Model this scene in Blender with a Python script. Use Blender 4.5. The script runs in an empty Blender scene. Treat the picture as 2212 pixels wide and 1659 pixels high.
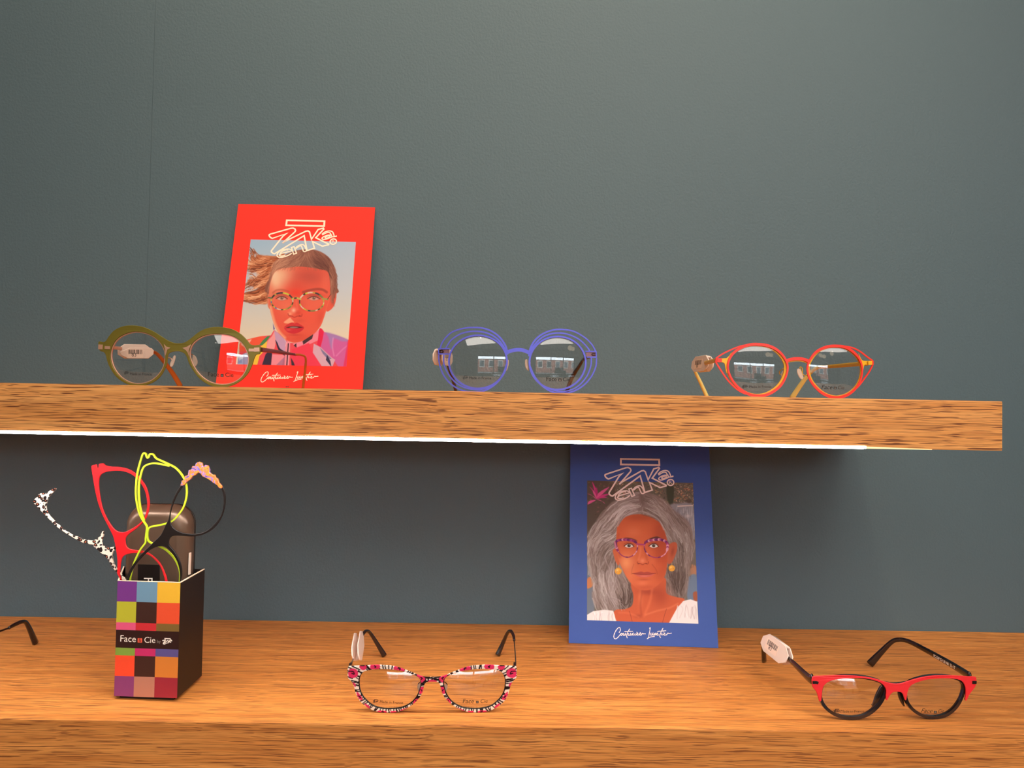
import bpy, bmesh, math, random
import numpy as np
from mathutils import Vector, Matrix

# ------------------------------------------------------------------ camera, world, light, exposure
SC = bpy.context.scene
COL = SC.collection
EYE = 1.30                                   # height of the lens above the shop floor (m)
CAM = Vector((0.0, -0.83818, EYE))
YAW, PITCH, ROLL, F = 0.00826, 0.02501, 0.01848, 1660.0
WPX, HPX = 2212.0, 1659.0
_f = Vector((math.sin(YAW) * math.cos(PITCH), math.cos(YAW) * math.cos(PITCH), math.sin(PITCH)))
_r0 = _f.cross(Vector((0, 0, 1))).normalized()
_u0 = _r0.cross(_f)
_r = _r0 * math.cos(ROLL) + _u0 * math.sin(ROLL)
_u = _u0 * math.cos(ROLL) - _r0 * math.sin(ROLL)
cd = bpy.data.cameras.new('camera')
cd.sensor_fit = 'HORIZONTAL'
cd.sensor_width = 36.0
cd.lens = 36.0 * F / WPX
cd.clip_start = 0.01
cam = bpy.data.objects.new('camera', cd)
cam.matrix_world = Matrix(((_r.x, _u.x, -_f.x, CAM.x), (_r.y, _u.y, -_f.y, CAM.y), (_r.z, _u.z, -_f.z, CAM.z), (0, 0, 0, 1)))
COL.objects.link(cam)
SC.camera = cam

SC.view_settings.view_transform = 'Standard'
SC.view_settings.look = 'None'
SC.view_settings.gamma = 1.0
SC.view_settings.use_curve_mapping = False
SC.view_settings.exposure = 0.0
SC.cycles.use_denoising = True
SC.cycles.max_bounces = 8
SC.cycles.transparent_max_bounces = 24
SC.cycles.caustics_reflective = False
SC.cycles.caustics_refractive = False

w = bpy.data.worlds.new('daylight')
w.use_nodes = True
SC.world = w
bg = w.node_tree.nodes['Background']
bg.inputs[0].default_value = (0.80, 0.90, 1.0, 1)
bg.inputs[1].default_value = 11.0


def area(name, loc, target, size, size_y, power, color, spread=180):
    l = bpy.data.lights.new(name, 'AREA')
    l.shape = 'RECTANGLE'
    l.size = size
    l.size_y = size_y
    l.energy = power
    l.color = color
    l.spread = math.radians(spread)
    o = bpy.data.objects.new(name, l)
    o.location = loc
    o.rotation_euler = (Vector(target) - Vector(loc)).to_track_quat('-Z', 'Y').to_euler()
    COL.objects.link(o)
    return o


def spot(name, loc, target, power, color, angle=60, blend=0.8, radius=0.05):
    l = bpy.data.lights.new(name, 'SPOT')
    l.energy = power
    l.color = color
    l.spot_size = math.radians(angle)
    l.spot_blend = blend
    l.shadow_soft_size = radius
    o = bpy.data.objects.new(name, l)
    o.location = loc
    o.rotation_euler = (Vector(target) - Vector(loc)).to_track_quat('-Z', 'Y').to_euler()
    COL.objects.link(o)
    return o


WARM = (1.0, 0.82, 0.60)
area('ceiling_panel_light', (0.6, -2.0, 2.70), (0.3, -0.8, 1.2), 3.6, 1.4, 78, (1.0, 0.93, 0.85))
spot('ceiling_spot_light', (0.45, -1.25, 2.70), (0.30, 0.0, 1.65), 90, (1.0, 0.86, 0.70), 54, 1.0, 0.45)
spot('ceiling_spot_light', (0.10, -0.62, 2.62), (0.06, 0.0, 1.84), 35, WARM, 66, 1.0, 0.05)
spot('ceiling_spot_light', (-0.60, -0.62, 2.62), (-0.55, 0.0, 1.90), 24, WARM, 70, 1.0, 0.05)

# ------------------------------------------------------------------ geometry helpers


def ray(px, py):
    return (_f + _r * ((px - WPX / 2) / F) - _u * ((py - HPX / 2) / F))


def py_(px, py, Y):
    d = ray(px, py)
    return CAM + d * ((Y - CAM.y) / d.y)


def pz_(px, py, Z):
    d = ray(px, py)
    return CAM + d * ((Z - CAM.z) / d.z)


def project(p):
    d = p - CAM
    z = d.dot(_f)
    return (WPX / 2 + F * d.dot(_r) / z, HPX / 2 - F * d.dot(_u) / z)


class Zoom:
    """Turns coordinates noted on an enlarged crop into frame pixels."""
    def __init__(self, s, ox, oy):
        self.s, self.ox, self.oy = s, ox, oy

    def __call__(self, p):
        return (self.ox + p[0] / self.s, self.oy + p[1] / self.s)


class Surf:
    """A (slightly bent) sheet standing in the world: origin, right, up, away."""
    def __init__(self, o, U, V, k=0.0):
        self.o, self.U, self.V, self.k = Vector(o), Vector(U).normalized(), Vector(V).normalized(), k
        self.N = self.V.cross(self.U).normalized()      # away from the viewer

    def pt(self, u, v, w=0.0):
        return self.o + self.U * u + self.V * v + self.N * (w + self.k * u * u)

    def uv(self, px, py, w=0.0):
        d = ray(px, py)
        u = 0.0
        for _ in range(8):
            off = w + self.k * u * u
            t = (self.o + self.N * off - CAM).dot(self.N) / d.dot(self.N)
            q = CAM + d * t - self.o
            u, v = q.dot(self.U), q.dot(self.V)
        return (u, v)

    def many(self, z, pts):
        return [self.uv(*z(p)) for p in pts]


def srgb(c):
    return tuple(((x / 255) / 12.92 if x / 255 <= 0.04045 else ((x / 255 + 0.055) / 1.055) ** 2.4) for x in c)


def spline(pts, closed=True, n=6):
    """Catmull-Rom through the points."""
    out = []
    N = len(pts)
    rng = range(N) if closed else range(N - 1)
    for i in rng:
        if closed:
            p0, p1, p2, p3 = pts[i - 1], pts[i], pts[(i + 1) % N], pts[(i + 2) % N]
        else:
            p0, p1, p2, p3 = pts[max(i - 1, 0)], pts[i], pts[i + 1], pts[min(i + 2, N - 1)]
        for j in range(n):
            t = j / n
            out.append(tuple(0.5 * ((2 * b) + (-a + c) * t + (2 * a - 5 * b + 4 * c - d) * t * t + (-a + 3 * b - 3 * c + d) * t ** 3)
                             for a, b, c, d in zip(p0, p1, p2, p3)))
    if not closed:
        out.append(tuple(pts[-1]))
    return out


def ell(cx, cy, rx, ry, n=48, rot=0.0):
    c, s = math.cos(rot), math.sin(rot)
    return [(cx + rx * math.cos(a) * c - ry * math.sin(a) * s, cy + rx * math.cos(a) * s + ry * math.sin(a) * c)
            for a in [2 * math.pi * i / n for i in range(n)]]


def link(name, me, mat=None, parent=None):
    o = bpy.data.objects.new(name, me)
    COL.objects.link(o)
    if mat is not None and not me.materials:
        me.materials.append(mat)
    if parent is not None:
        o.parent = parent
        o.matrix_parent_inverse = Matrix.Translation(-parent.location) if parent.type == 'EMPTY' else Matrix.Identity(4)
    return o


def thing(name, label, cat, loc, group=None):
    o = bpy.data.objects.new(name, None)
    o.empty_display_size = 0.02
    o.location = loc
    COL.objects.link(o)
    o['label'] = label
    o['category'] = cat
    if group:
        o['group'] = group
    return o


def tag(o, label, cat, group=None):
    o['label'] = label
    o['category'] = cat
    if group:
        o['group'] = group
    return o


def structure(o, kind='structure'):
    o['kind'] = kind
    return o


def mesh(name, verts, faces, mat=None, parent=None, smooth=False):
    me = bpy.data.meshes.new(name)
    me.from_pydata([tuple(v) for v in verts], [], faces)
    me.update()
    if smooth:
        for p in me.polygons:
            p.use_smooth = True
    return link(name, me, mat, parent)


def box(name, a, b, mat, parent=None, bevel=0.0, seg=2):
    bm = bmesh.new()
    bmesh.ops.create_cube(bm, size=1)
    for v in bm.verts:
        v.co = Vector([(a[i] + b[i]) / 2 + v.co[i] * (b[i] - a[i]) for i in range(3)])
    if bevel:
        bmesh.ops.bevel(bm, geom=bm.edges[:], offset=bevel, segments=seg, affect='EDGES', profile=0.7)
    me = bpy.data.meshes.new(name)
    bm.to_mesh(me)
    bm.free()
    return link(name, me, mat, parent)


def fill_mesh(loops, depth, bevel=0.0, res=1):
    """Mesh of a 2-D outline with holes (even-odd), `depth` thick, centred on z = 0."""
    cu = bpy.data.curves.new('tmp', 'CURVE')
    cu.dimensions = '2D'
    cu.fill_mode = 'BOTH'
    cu.extrude = max(depth / 2 - bevel, 1e-6)
    cu.bevel_depth = bevel
    cu.bevel_resolution = res
    cu.offset = -bevel
    for lp in loops:
        s = cu.splines.new('POLY')
        s.points.add(len(lp) - 1)
        for i, p in enumerate(lp):
            s.points[i].co = (p[0] * 1000, p[1] * 1000, 0, 1)
        s.use_cyclic_u = True
    cu.extrude *= 1000
    cu.bevel_depth *= 1000
    cu.offset *= 1000
    o = bpy.data.objects.new('tmp', cu)
    COL.objects.link(o)
    dg = bpy.context.evaluated_depsgraph_get()
    me = bpy.data.meshes.new_from_object(o.evaluated_get(dg))
    bpy.data.objects.remove(o)
    bpy.data.curves.remove(cu)
    for v in me.vertices:
        v.co = v.co / 1000
    return me


def sheet(name, surf, loops, mat, parent, thick=0.001, w=0.0, bevel=0.00025):
    """A cut-out plate lying in the sheet `surf`; w moves it back."""
    me = fill_mesh(loops, thick, min(bevel, thick * 0.45))
    for v in me.vertices:
        v.co = surf.pt(v.co.x, v.co.y, w - v.co.z)
    me.name = name
    me.materials.clear()
    return link(name, me, mat, parent)


def ribbon_geo(surf, uvs, width, thick, w, closed, verts, faces):
    n = len(uvs)
    base = len(verts)
    if not hasattr(width, '__len__'):
        width = [width] * n
    for i in range(n):
        if closed:
            a, b, c = uvs[i - 1], uvs[i], uvs[(i + 1) % n]
        else:
            a, b, c = uvs[max(i - 1, 0)], uvs[i], uvs[min(i + 1, n - 1)]
        d1 = Vector((b[0] - a[0], b[1] - a[1]))
        d2 = Vector((c[0] - b[0], c[1] - b[1]))
        if d1.length < 1e-9:
            d1 = d2.copy()
        if d2.length < 1e-9:
            d2 = d1.copy()
        d1.normalize()
        d2.normalize()
        t = d1 + d2
        if t.length < 0.2:
            t = d1.copy()
        t.normalize()
        nrm = Vector((-t.y, t.x))
        m = min(1.0 / max(abs(nrm.dot(Vector((-d1.y, d1.x)))), 0.35), 2.2)
        h = width[i] / 2 * m
        for sx, sz in ((-1, -1), (1, -1), (1, 1), (-1, 1)):
            verts.append(surf.pt(b[0] + nrm.x * h * sx, b[1] + nrm.y * h * sx, w + sz * thick / 2))
    m = n if closed else n - 1
    for i in range(m):
        a, b = base + 4 * i, base + 4 * ((i + 1) % n)
        for k in range(4):
            k2 = (k + 1) % 4
            faces.append((a + k, a + k2, b + k2, b + k))
    if not closed:
        faces.append((base + 3, base + 2, base + 1, base))
        e = base + 4 * (n - 1)
        faces.append((e, e + 1, e + 2, e + 3))


def ribbons_each(name, surf, strokes, mat, parent, thick=0.0008, w=0.0):
    for s_ in strokes:
        ribbons(name, surf, [s_], mat, parent, thick, w)


def ribbons(name, surf, strokes, mat, parent, thick=0.0008, w=0.0):
    """strokes: list of (uv points, width, closed)."""
    V, Fc = [], []
    for i_, (uvs, wd, closed) in enumerate(strokes):
        ribbon_geo(surf, uvs, wd, thick, w - (i_ * .000012 if thick < .0002 else 0), closed, V, Fc)
    o = mesh(name, V, Fc, mat, parent)
    bm = bmesh.new()
    bm.from_mesh(o.data)
    bmesh.ops.recalc_face_normals(bm, faces=bm.faces[:])
    bm.to_mesh(o.data)
    bm.free()
    return o


def sweep(name, pts, sizes, mat, parent, up=Vector((0, 0, 1)), sides=10, n=6, power=3.0):
    """Rounded-rectangle tube along 3-D points. sizes: (across, along up) per point."""
    P = spline([tuple(p) for p in pts], False, n)
    S = spline([tuple(s) for s in sizes], False, n)
    P = [Vector(p) for p in P]
    V, Fc = [], []
    for i, p in enumerate(P):
        t = (P[min(i + 1, len(P) - 1)] - P[max(i - 1, 0)]).normalized()
        a = t.cross(up)
        if a.length < 0.05:
            a = t.cross(Vector((0, 1, 0)))
        a.normalize()
        b = a.cross(t).normalized()
        for k in range(sides):
            an = 2 * math.pi * (k + 0.5) / sides
            c, s = math.cos(an), math.sin(an)
            r = 1.0 / ((abs(c) ** power + abs(s) ** power) ** (1 / power))
            V.append(p + a * (c * r * S[i][0] / 2) + b * (s * r * S[i][1] / 2))
    for i in range(len(P) - 1):
        for k in range(sides):
            k2 = (k + 1) % sides
            Fc.append((i * sides + k, i * sides + k2, (i + 1) * sides + k2, (i + 1) * sides + k))
    Fc.append(tuple(range(sides))[::-1])
    Fc.append(tuple((len(P) - 1) * sides + k for k in range(sides)))
    o = mesh(name, V, Fc, mat, parent, True)
    bm = bmesh.new()
    bm.from_mesh(o.data)
    bmesh.ops.recalc_face_normals(bm, faces=bm.faces[:])
    bm.to_mesh(o.data)
    bm.free()
    return o


def lens_w(surf, u, v):
    best = min(surf.lenses, key=lambda l: (u - l[0]) ** 2 + (v - l[1]) ** 2)
    cu_, cv_, ru, rv, w0, sag = best
    t2 = min(1.0, ((u - cu_) / ru) ** 2 + ((v - cv_) / rv) ** 2)
    return w0 - sag * (1 - t2) - 0.00008


def text_on(name, surf, body, a, b, mat, parent, w=-0.0001, shear=0.0, thick=0.00004, squash=1.0, bold=0.0):
    """Lettering whose baseline runs from frame pixel a to frame pixel b."""
    cu = bpy.data.curves.new('tmp', 'FONT')
    cu.body = body
    cu.size = 1.0
    cu.shear = shear
    cu.offset = bold
    cu.resolution_u = 3
    o = bpy.data.objects.new('tmp', cu)
    COL.objects.link(o)
    dg = bpy.context.evaluated_depsgraph_get()
    me = bpy.data.meshes.new_from_object(o.evaluated_get(dg))
    bpy.data.objects.remove(o)
    bpy.data.curves.remove(cu)
    xs = [v.co.x for v in me.vertices]
    x0, x1 = min(xs), max(xs)
    onlens = w == 'lens'
    if onlens:
        w = -0.0006
    A, B = Vector(surf.uv(*a, w)), Vector(surf.uv(*b, w))
    d = B - A
    s = d.length / (x1 - x0)
    d.normalize()
    n = Vector((-d.y, d.x))
    for v in me.vertices:
        q = A + d * ((v.co.x - x0) * s) + n * (v.co.y * s * squash)
        v.co = surf.pt(q.x, q.y, lens_w(surf, q.x, q.y) if onlens else w)
    me.name = name
    me.materials.clear()
    return link(name, me, mat, parent)


# ------------------------------------------------------------------ materials
def node_mat(name):
    m = bpy.data.materials.new(name)
    m.use_nodes = True
    nt = m.node_tree
    return m, nt, nt.nodes['Principled BSDF']


def paint(name, rgb, rough=0.5, metal=0.0, vary=0.06, scale=300.0, spec=0.5, bump=0.0, coat=0.0):
    """Procedural paint / plastic / metal: a faint noise in colour and roughness."""
    m, nt, b = node_mat(name)
    c = srgb(rgb)
    tc = nt.nodes.new('ShaderNodeTexCoord')
    nz = nt.nodes.new('ShaderNodeTexNoise')
    nz.inputs['Scale'].default_value = scale
    nz.inputs['Detail'].default_value = 3
    nt.links.new(tc.outputs['Object'], nz.inputs['Vector'])
    mx = nt.nodes.new('ShaderNodeMix')
    mx.data_type = 'RGBA'
    mx.inputs[6].default_value = (*[x * (1 - vary) for x in c], 1)
    mx.inputs[7].default_value = (*[min(1, x * (1 + vary)) for x in c], 1)
    nt.links.new(nz.outputs[0], mx.inputs[0])
    nt.links.new(mx.outputs[2], b.inputs['Base Color'])
    b.inputs['Roughness'].default_value = rough
    b.inputs['Metallic'].default_value = metal
    b.inputs['Specular IOR Level'].default_value = spec
    b.inputs['Coat Weight'].default_value = coat
    if bump:
        bp = nt.nodes.new('ShaderNodeBump')
        bp.inputs['Strength'].default_value = bump
        bp.inputs['Distance'].default_value = 0.0005
        nt.links.new(nz.outputs[0], bp.inputs['Height'])
        nt.links.new(bp.outputs[0], b.inputs['Normal'])
    return m


def emit(name, rgb, strength):
    m = bpy.data.materials.new(name)
    m.use_nodes = True
    nt = m.node_tree
    nt.nodes.clear()
    e = nt.nodes.new('ShaderNodeEmission')
    e.inputs[0].default_value = (*rgb, 1)
    e.inputs[1].default_value = strength
    o = nt.nodes.new('ShaderNodeOutputMaterial')
    nt.links.new(e.outputs[0], o.inputs[0])
    return m


def wall_mat():
    m, nt, b = node_mat('teal_wall_paint')
    tc = nt.nodes.new('ShaderNodeTexCoord')
    n1 = nt.nodes.new('ShaderNodeTexNoise')
    n1.inputs['Scale'].default_value = 3.0
    n1.inputs['Detail'].default_value = 2
    n2 = nt.nodes.new('ShaderNodeTexNoise')
    n2.inputs['Scale'].default_value = 420.0
    n2.inputs['Detail'].default_value = 4
    n2.inputs['Roughness'].default_value = 0.55
    mp = nt.nodes.new('ShaderNodeMapping')
    mp.inputs['Scale'].default_value = (1.0, 1.0, 0.8)
    nt.links.new(tc.outputs['Object'], mp.inputs[0])
    nt.links.new(mp.outputs[0], n2.inputs['Vector'])
    nt.links.new(tc.outputs['Object'], n1.inputs['Vector'])
    mx = nt.nodes.new('ShaderNodeMix')
    mx.data_type = 'RGBA'
    mx.inputs[6].default_value = (*WALL_RGB_A, 1)
    mx.inputs[7].default_value = (*WALL_RGB_B, 1)
    nt.links.new(n1.outputs[0], mx.inputs[0])
    nt.links.new(mx.outputs[2], b.inputs['Base Color'])
    bp = nt.nodes.new('ShaderNodeBump')
    bp.inputs['Strength'].default_value = 0.55
    bp.inputs['Distance'].default_value = 0.0009
    nt.links.new(n2.outputs[0], bp.inputs['Height'])
    nt.links.new(bp.outputs[0], b.inputs['Normal'])
    b.inputs['Roughness'].default_value = 0.55
    b.inputs['Specular IOR Level'].default_value = 0.35
    return m


def oak_mat(name, light, dark, pore, pore_amt=1.0, seed=0.0):
    m, nt, b = node_mat(name)
    tc = nt.nodes.new('ShaderNodeTexCoord')

    def mapping(sx, sy, sz, off=0.0):
        mp = nt.nodes.new('ShaderNodeMapping')
        mp.inputs['Scale'].default_value = (sx, sy, sz)
        mp.inputs['Location'].default_value = (off + seed, off * 0.7 + seed, off * 1.3)
        return mp

    # slow waviness of the grain
    wv = nt.nodes.new('ShaderNodeTexNoise')
    wv.inputs['Scale'].default_value = 1.0
    wv.inputs['Detail'].default_value = 2
    mw = mapping(14, 30, 30)
    nt.links.new(tc.outputs['Object'], mw.inputs[0])
    nt.links.new(mw.outputs[0], wv.inputs['Vector'])
    sub = nt.nodes.new('ShaderNodeVectorMath')
    sub.operation = 'SUBTRACT'
    nt.links.new(wv.outputs['Color'], sub.inputs[0])
    sub.inputs[1].default_value = (0.5, 0.5, 0.5)
    sc = nt.nodes.new('ShaderNodeVectorMath')
    sc.operation = 'MULTIPLY'
    nt.links.new(sub.outputs[0], sc.inputs[0])
    sc.inputs[1].default_value = (0.0, 0.0035, 0.0035)
    add = nt.nodes.new('ShaderNodeVectorMath')
    nt.links.new(tc.outputs['Object'], add.inputs[0])
    nt.links.new(sc.outputs[0], add.inputs[1])

    def noise(sx, sy, sz, det, rough, off):
        mp = mapping(sx, sy, sz, off)
        nt.links.new(add.outputs[0], mp.inputs[0])
        n = nt.nodes.new('ShaderNodeTexNoise')
        n.inputs['Scale'].default_value = 1.0
        n.inputs['Detail'].default_value = det
        n.inputs['Roughness'].default_value = rough
        nt.links.new(mp.outputs[0], n.inputs['Vector'])
        return n

    def ramp(src, p0, p1, c0=(0, 0, 0, 1), c1=(1, 1, 1, 1)):
        r = nt.nodes.new('ShaderNodeValToRGB')
        r.color_ramp.elements[0].position = p0
        r.color_ramp.elements[1].position = p1
        r.color_ramp.elements[0].color = c0
        r.color_ramp.elements[1].color = c1
        nt.links.new(src, r.inputs[0])
        return r

    big = noise(5, 130, 130, 3, 0.6, 3.1)
    fine = noise(6, 1200, 1200, 2, 0.55, 7.7)
    por = noise(28, 1500, 1500, 1, 0.5, 1.3)
    por2 = noise(22, 2300, 2300, 2, 0.5, 5.3)
    r1 = ramp(big.outputs[0], 0.32, 0.68)
    mx = nt.nodes.new('ShaderNodeMix')
    mx.data_type = 'RGBA'
    mx.inputs[6].default_value = (*srgb(light), 1)
    mx.inputs[7].default_value = (*srgb(dark), 1)
    nt.links.new(r1.outputs[0], mx.inputs[0])
    r2 = ramp(fine.outputs[0], 0.30, 0.72, (0.80, 0.78, 0.76, 1), (1.12, 1.12, 1.12, 1))
    mm = nt.nodes.new('ShaderNodeMix')
    mm.data_type = 'RGBA'
    mm.blend_type = 'MULTIPLY'
    mm.inputs[0].default_value = 1.0
    nt.links.new(mx.outputs[2], mm.inputs[6])
    nt.links.new(r2.outputs[0], mm.inputs[7])
    rp = ramp(por.outputs[0], 0.57, 0.63)
    rp2 = ramp(por2.outputs[0], 0.54, 0.68, (0, 0, 0, 1), (0.55, 0.55, 0.55, 1))
    mxx = nt.nodes.new('ShaderNodeMath')
    mxx.operation = 'MAXIMUM'
    nt.links.new(rp.outputs[0], mxx.inputs[0])
    nt.links.new(rp2.outputs[0], mxx.inputs[1])
    amt = nt.nodes.new('ShaderNodeMath')
    amt.operation = 'MULTIPLY'
    amt.inputs[1].default_value = pore_amt
    nt.links.new(mxx.outputs[0], amt.inputs[0])
    mp2 = nt.nodes.new('ShaderNodeMix')
    mp2.data_type = 'RGBA'
    nt.links.new(amt.outputs[0], mp2.inputs[0])
    nt.links.new(mm.outputs[2], mp2.inputs[6])
    mp2.inputs[7].default_value = (*srgb(pore), 1)
    nt.links.new(mp2.outputs[2], b.inputs['Base Color'])
    bp = nt.nodes.new('ShaderNodeBump')
    bp.inputs['Strength'].default_value = 0.25
    bp.inputs['Distance'].default_value = 0.0003
    bp.invert = True
    nt.links.new(amt.outputs[0], bp.inputs['Height'])
    nt.links.new(bp.outputs[0], b.inputs['Normal'])
    b.inputs['Roughness'].default_value = 0.52
    b.inputs['Specular IOR Level'].default_value = 0.35
    return m


def lens_mat(name='demo_lens', tint=(0.97, 0.965, 0.96), f0=0.068):
    m = bpy.data.materials.new(name)
    m.use_nodes = True
    nt = m.node_tree
    nt.nodes.clear()
    tr = nt.nodes.new('ShaderNodeBsdfTransparent')
    tr.inputs[0].default_value = (*tint, 1)
    gl = nt.nodes.new('ShaderNodeBsdfGlossy')
    gl.inputs['Roughness'].default_value = 0.0
    ge = nt.nodes.new('ShaderNodeNewGeometry')
    dt = nt.nodes.new('ShaderNodeVectorMath')
    dt.operation = 'DOT_PRODUCT'
    nt.links.new(ge.outputs['Normal'], dt.inputs[0])
    nt.links.new(ge.outputs['Incoming'], dt.inputs[1])

    def mth(op, a, b=0.0):
        n_ = nt.nodes.new('ShaderNodeMath')
        n_.operation = op
        for k_, v_ in enumerate((a, b)):
            if isinstance(v_, (int, float)):
                n_.inputs[k_].default_value = v_
            else:
                nt.links.new(v_, n_.inputs[k_])
        return n_.outputs[0]
    c_ = mth('ABSOLUTE', dt.outputs['Value'])
    sch = mth('ADD', mth('MULTIPLY', mth('POWER', mth('SUBTRACT', 1.0, c_), 5.0), 1.0 - f0), f0)
    mu = type('o', (), {'outputs': [sch]})
    mx = nt.nodes.new('ShaderNodeMixShader')
    nt.links.new(mu.outputs[0], mx.inputs[0])
    nt.links.new(tr.outputs[0], mx.inputs[1])
    nt.links.new(gl.outputs[0], mx.inputs[2])
    o = nt.nodes.new('ShaderNodeOutputMaterial')
    nt.links.new(mx.outputs[0], o.inputs[0])
    return m


def clear_plastic(name, rgb):
    m, nt, b = node_mat(name)
    nz = nt.nodes.new('ShaderNodeTexNoise')
    nz.inputs['Scale'].default_value = 200
    rr = nt.nodes.new('ShaderNodeMapRange')
    rr.inputs[3].default_value = 0.25
    rr.inputs[4].default_value = 0.4
    nt.links.new(nz.outputs[0], rr.inputs[0])
    nt.links.new(rr.outputs[0], b.inputs['Roughness'])
    b.inputs['Base Color'].default_value = (*srgb(rgb), 1)
    b.inputs['Alpha'].default_value = 0.9
    b.inputs['Subsurface Weight'].default_value = 0.3
    b.inputs['Subsurface Radius'].default_value = (0.003, 0.003, 0.003)
    return m


def print_mat(name, rough=0.6):
    m, nt, b = node_mat(name)
    at = nt.nodes.new('ShaderNodeAttribute')
    at.attribute_name = 'ink'
    nt.links.new(at.outputs['Color'], b.inputs['Base Color'])
    b.inputs['Roughness'].default_value = rough
    b.inputs['Specular IOR Level'].default_value = 0.15
    return m


def leopard_mat():
    m, nt, b = node_mat('leopard_print')
    tc = nt.nodes.new('ShaderNodeTexCoord')
    nz = nt.nodes.new('ShaderNodeTexNoise')
    nz.inputs['Scale'].default_value = 420
    nt.links.new(tc.outputs['Object'], nz.inputs['Vector'])
    ad = nt.nodes.new('ShaderNodeMix')
    ad.data_type = 'VECTOR'
    ad.inputs[0].default_value = 0.0022
    nt.links.new(tc.outputs['Object'], ad.inputs[4])
    nt.links.new(nz.outputs['Color'], ad.inputs[5])
    vo = nt.nodes.new('ShaderNodeTexVoronoi')
    vo.inputs['Scale'].default_value = 350
    nt.links.new(ad.outputs[1], vo.inputs['Vector'])
    r = nt.nodes.new('ShaderNodeValToRGB')
    e = r.color_ramp.elements
    e[0].position = 0.0
    e[0].color = (*srgb((222, 130, 90)), 1)
    e[1].position = 0.22
    e[1].color = (*srgb((20, 8, 10)), 1)
    x = e.new(0.17)
    x.color = (*srgb((200, 110, 80)), 1)
    x = e.new(0.47)
    x.color = (*srgb((22, 10, 14)), 1)
    x = e.new(0.54)
    x.color = (*srgb((245, 228, 212)), 1)
    nt.links.new(vo.outputs['Distance'], r.inputs[0])
    nt.links.new(r.outputs[0], b.inputs['Base Color'])
    b.inputs['Roughness'].default_value = 0.4
    return m


def floral_mat():
    m, nt, b = node_mat('orange_violet_petals')
    tc = nt.nodes.new('ShaderNodeTexCoord')
    wv = nt.nodes.new('ShaderNodeTexNoise')
    wv.inputs['Scale'].default_value = 190
    wv.inputs['Detail'].default_value = 3
    wv.inputs['Distortion'].default_value = 1.6
    nt.links.new(tc.outputs['Object'], wv.inputs['Vector'])
    r = nt.nodes.new('ShaderNodeValToRGB')
    e = r.color_ramp.elements
    e[0].position = 0.30
    e[0].color = (*srgb((72, 46, 130)), 1)
    e[1].position = 0.72
    e[1].color = (*srgb((140, 140, 90)), 1)
    for p, c in ((0.42, (130, 112, 170)), (0.47, (206, 100, 34)), (0.55, (220, 140, 52)), (0.62, (190, 74, 50))):
        x = e.new(p)
        x.color = (*srgb(c), 1)
    nt.links.new(wv.outputs[0], r.inputs[0])
    nt.links.new(r.outputs[0], b.inputs['Base Color'])
    bp = nt.nodes.new('ShaderNodeBump')
    bp.inputs['Strength'].default_value = 0.6
    bp.inputs['Distance'].default_value = 0.0006
    nt.links.new(wv.outputs[0], bp.inputs['Height'])
    nt.links.new(bp.outputs[0], b.inputs['Normal'])
    b.inputs['Roughness'].default_value = 0.35
    return m


WALL_RGB_A = srgb((79, 98, 106))
WALL_RGB_B = srgb((83, 102, 109))
M = {}
M['wall'] = wall_mat()
M['oak'] = oak_mat('oak_board_lit', (248, 176, 102), (224, 146, 74), (112, 58, 28), 0.95)  # same oak as below, lightened to hold the stronger light up here
M['oak_low'] = oak_mat('oak_board_lower', (242, 162, 84), (216, 132, 60), (120, 60, 26), 0.8, 4.0)
M['lens'] = lens_mat()
M['red_card'] = paint('red_card_ink', (252, 54, 42), 0.6, vary=0.01, scale=60, spec=0.12)
M['blue_card'] = paint('blue_card_ink', (60, 90, 168), 0.5, vary=0.01, scale=60, spec=0.3)
M['card_edge'] = paint('card_board', (225, 215, 205), 0.7)
M['print'] = print_mat('portrait_ink')
M['cream_ink'] = paint('cream_ink', (255, 226, 200), 0.5, vary=0.01)
M['pink_ink'] = paint('pale_pink_ink', (255, 238, 234), 0.5, vary=0.01)
M['white_ink'] = paint('white_ink', (250, 238, 225), 0.5, vary=0.01)
M['dark_ink'] = paint('dark_ink', (22, 18, 16), 0.5)
M['olive'] = paint('olive_metal', (128, 118, 44), 0.36, 0.35, scale=120)
M['rose_metal'] = paint('rose_metal', (222, 176, 150), 0.3, 0.5)
M['brown_temple'] = paint('brown_temple', (92, 56, 40), 0.35, 0.3)
M['amber'] = paint('amber_acetate', (176, 88, 28), 0.25, coat=0.5)
M['blue_metal'] = paint('violet_blue_metal', (98, 104, 222), 0.35, 0.25)
M['mauve'] = paint('mauve_metal', (140, 104, 112), 0.35, 0.5)
M['dark_brown'] = paint('dark_brown_acetate', (60, 26, 20), 0.25, coat=0.4)
M['coral'] = paint('coral_lacquer', (255, 62, 52), 0.35, 0.1, scale=100)
M['red_front'] = paint('red_lacquer', (250, 48, 56), 0.4)
M['deep_red'] = paint('scarlet_lacquer', (222, 24, 32), 0.4)
M['yellow_metal'] = paint('yellow_lacquer', (240, 186, 40), 0.35, 0.1)
M['pale_yellow'] = paint('pale_yellow_acetate', (246, 224, 136), 0.3)
M['lime'] = paint('lime_lacquer', (205, 226, 50), 0.4)
M['black'] = paint('black_lacquer', (26, 18, 16), 0.35, vary=0.1)
M['black_acetate'] = paint('black_acetate', (30, 22, 24), 0.2, coat=0.6, vary=0.1)
M['dark_metal'] = paint('dark_wire', (66, 40, 36), 0.3, 0.7)
M['gold_wire'] = paint('gold_wire', (196, 150, 96), 0.25, 0.8)
M['tag'] = clear_plastic('milky_tag_plastic', (250, 226, 212))
M['sticker'] = paint('paper_sticker', (248, 222, 204), 0.6, vary=0.02)
M['bar_ink'] = paint('barcode_ink', (62, 46, 40), 0.6)
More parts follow.
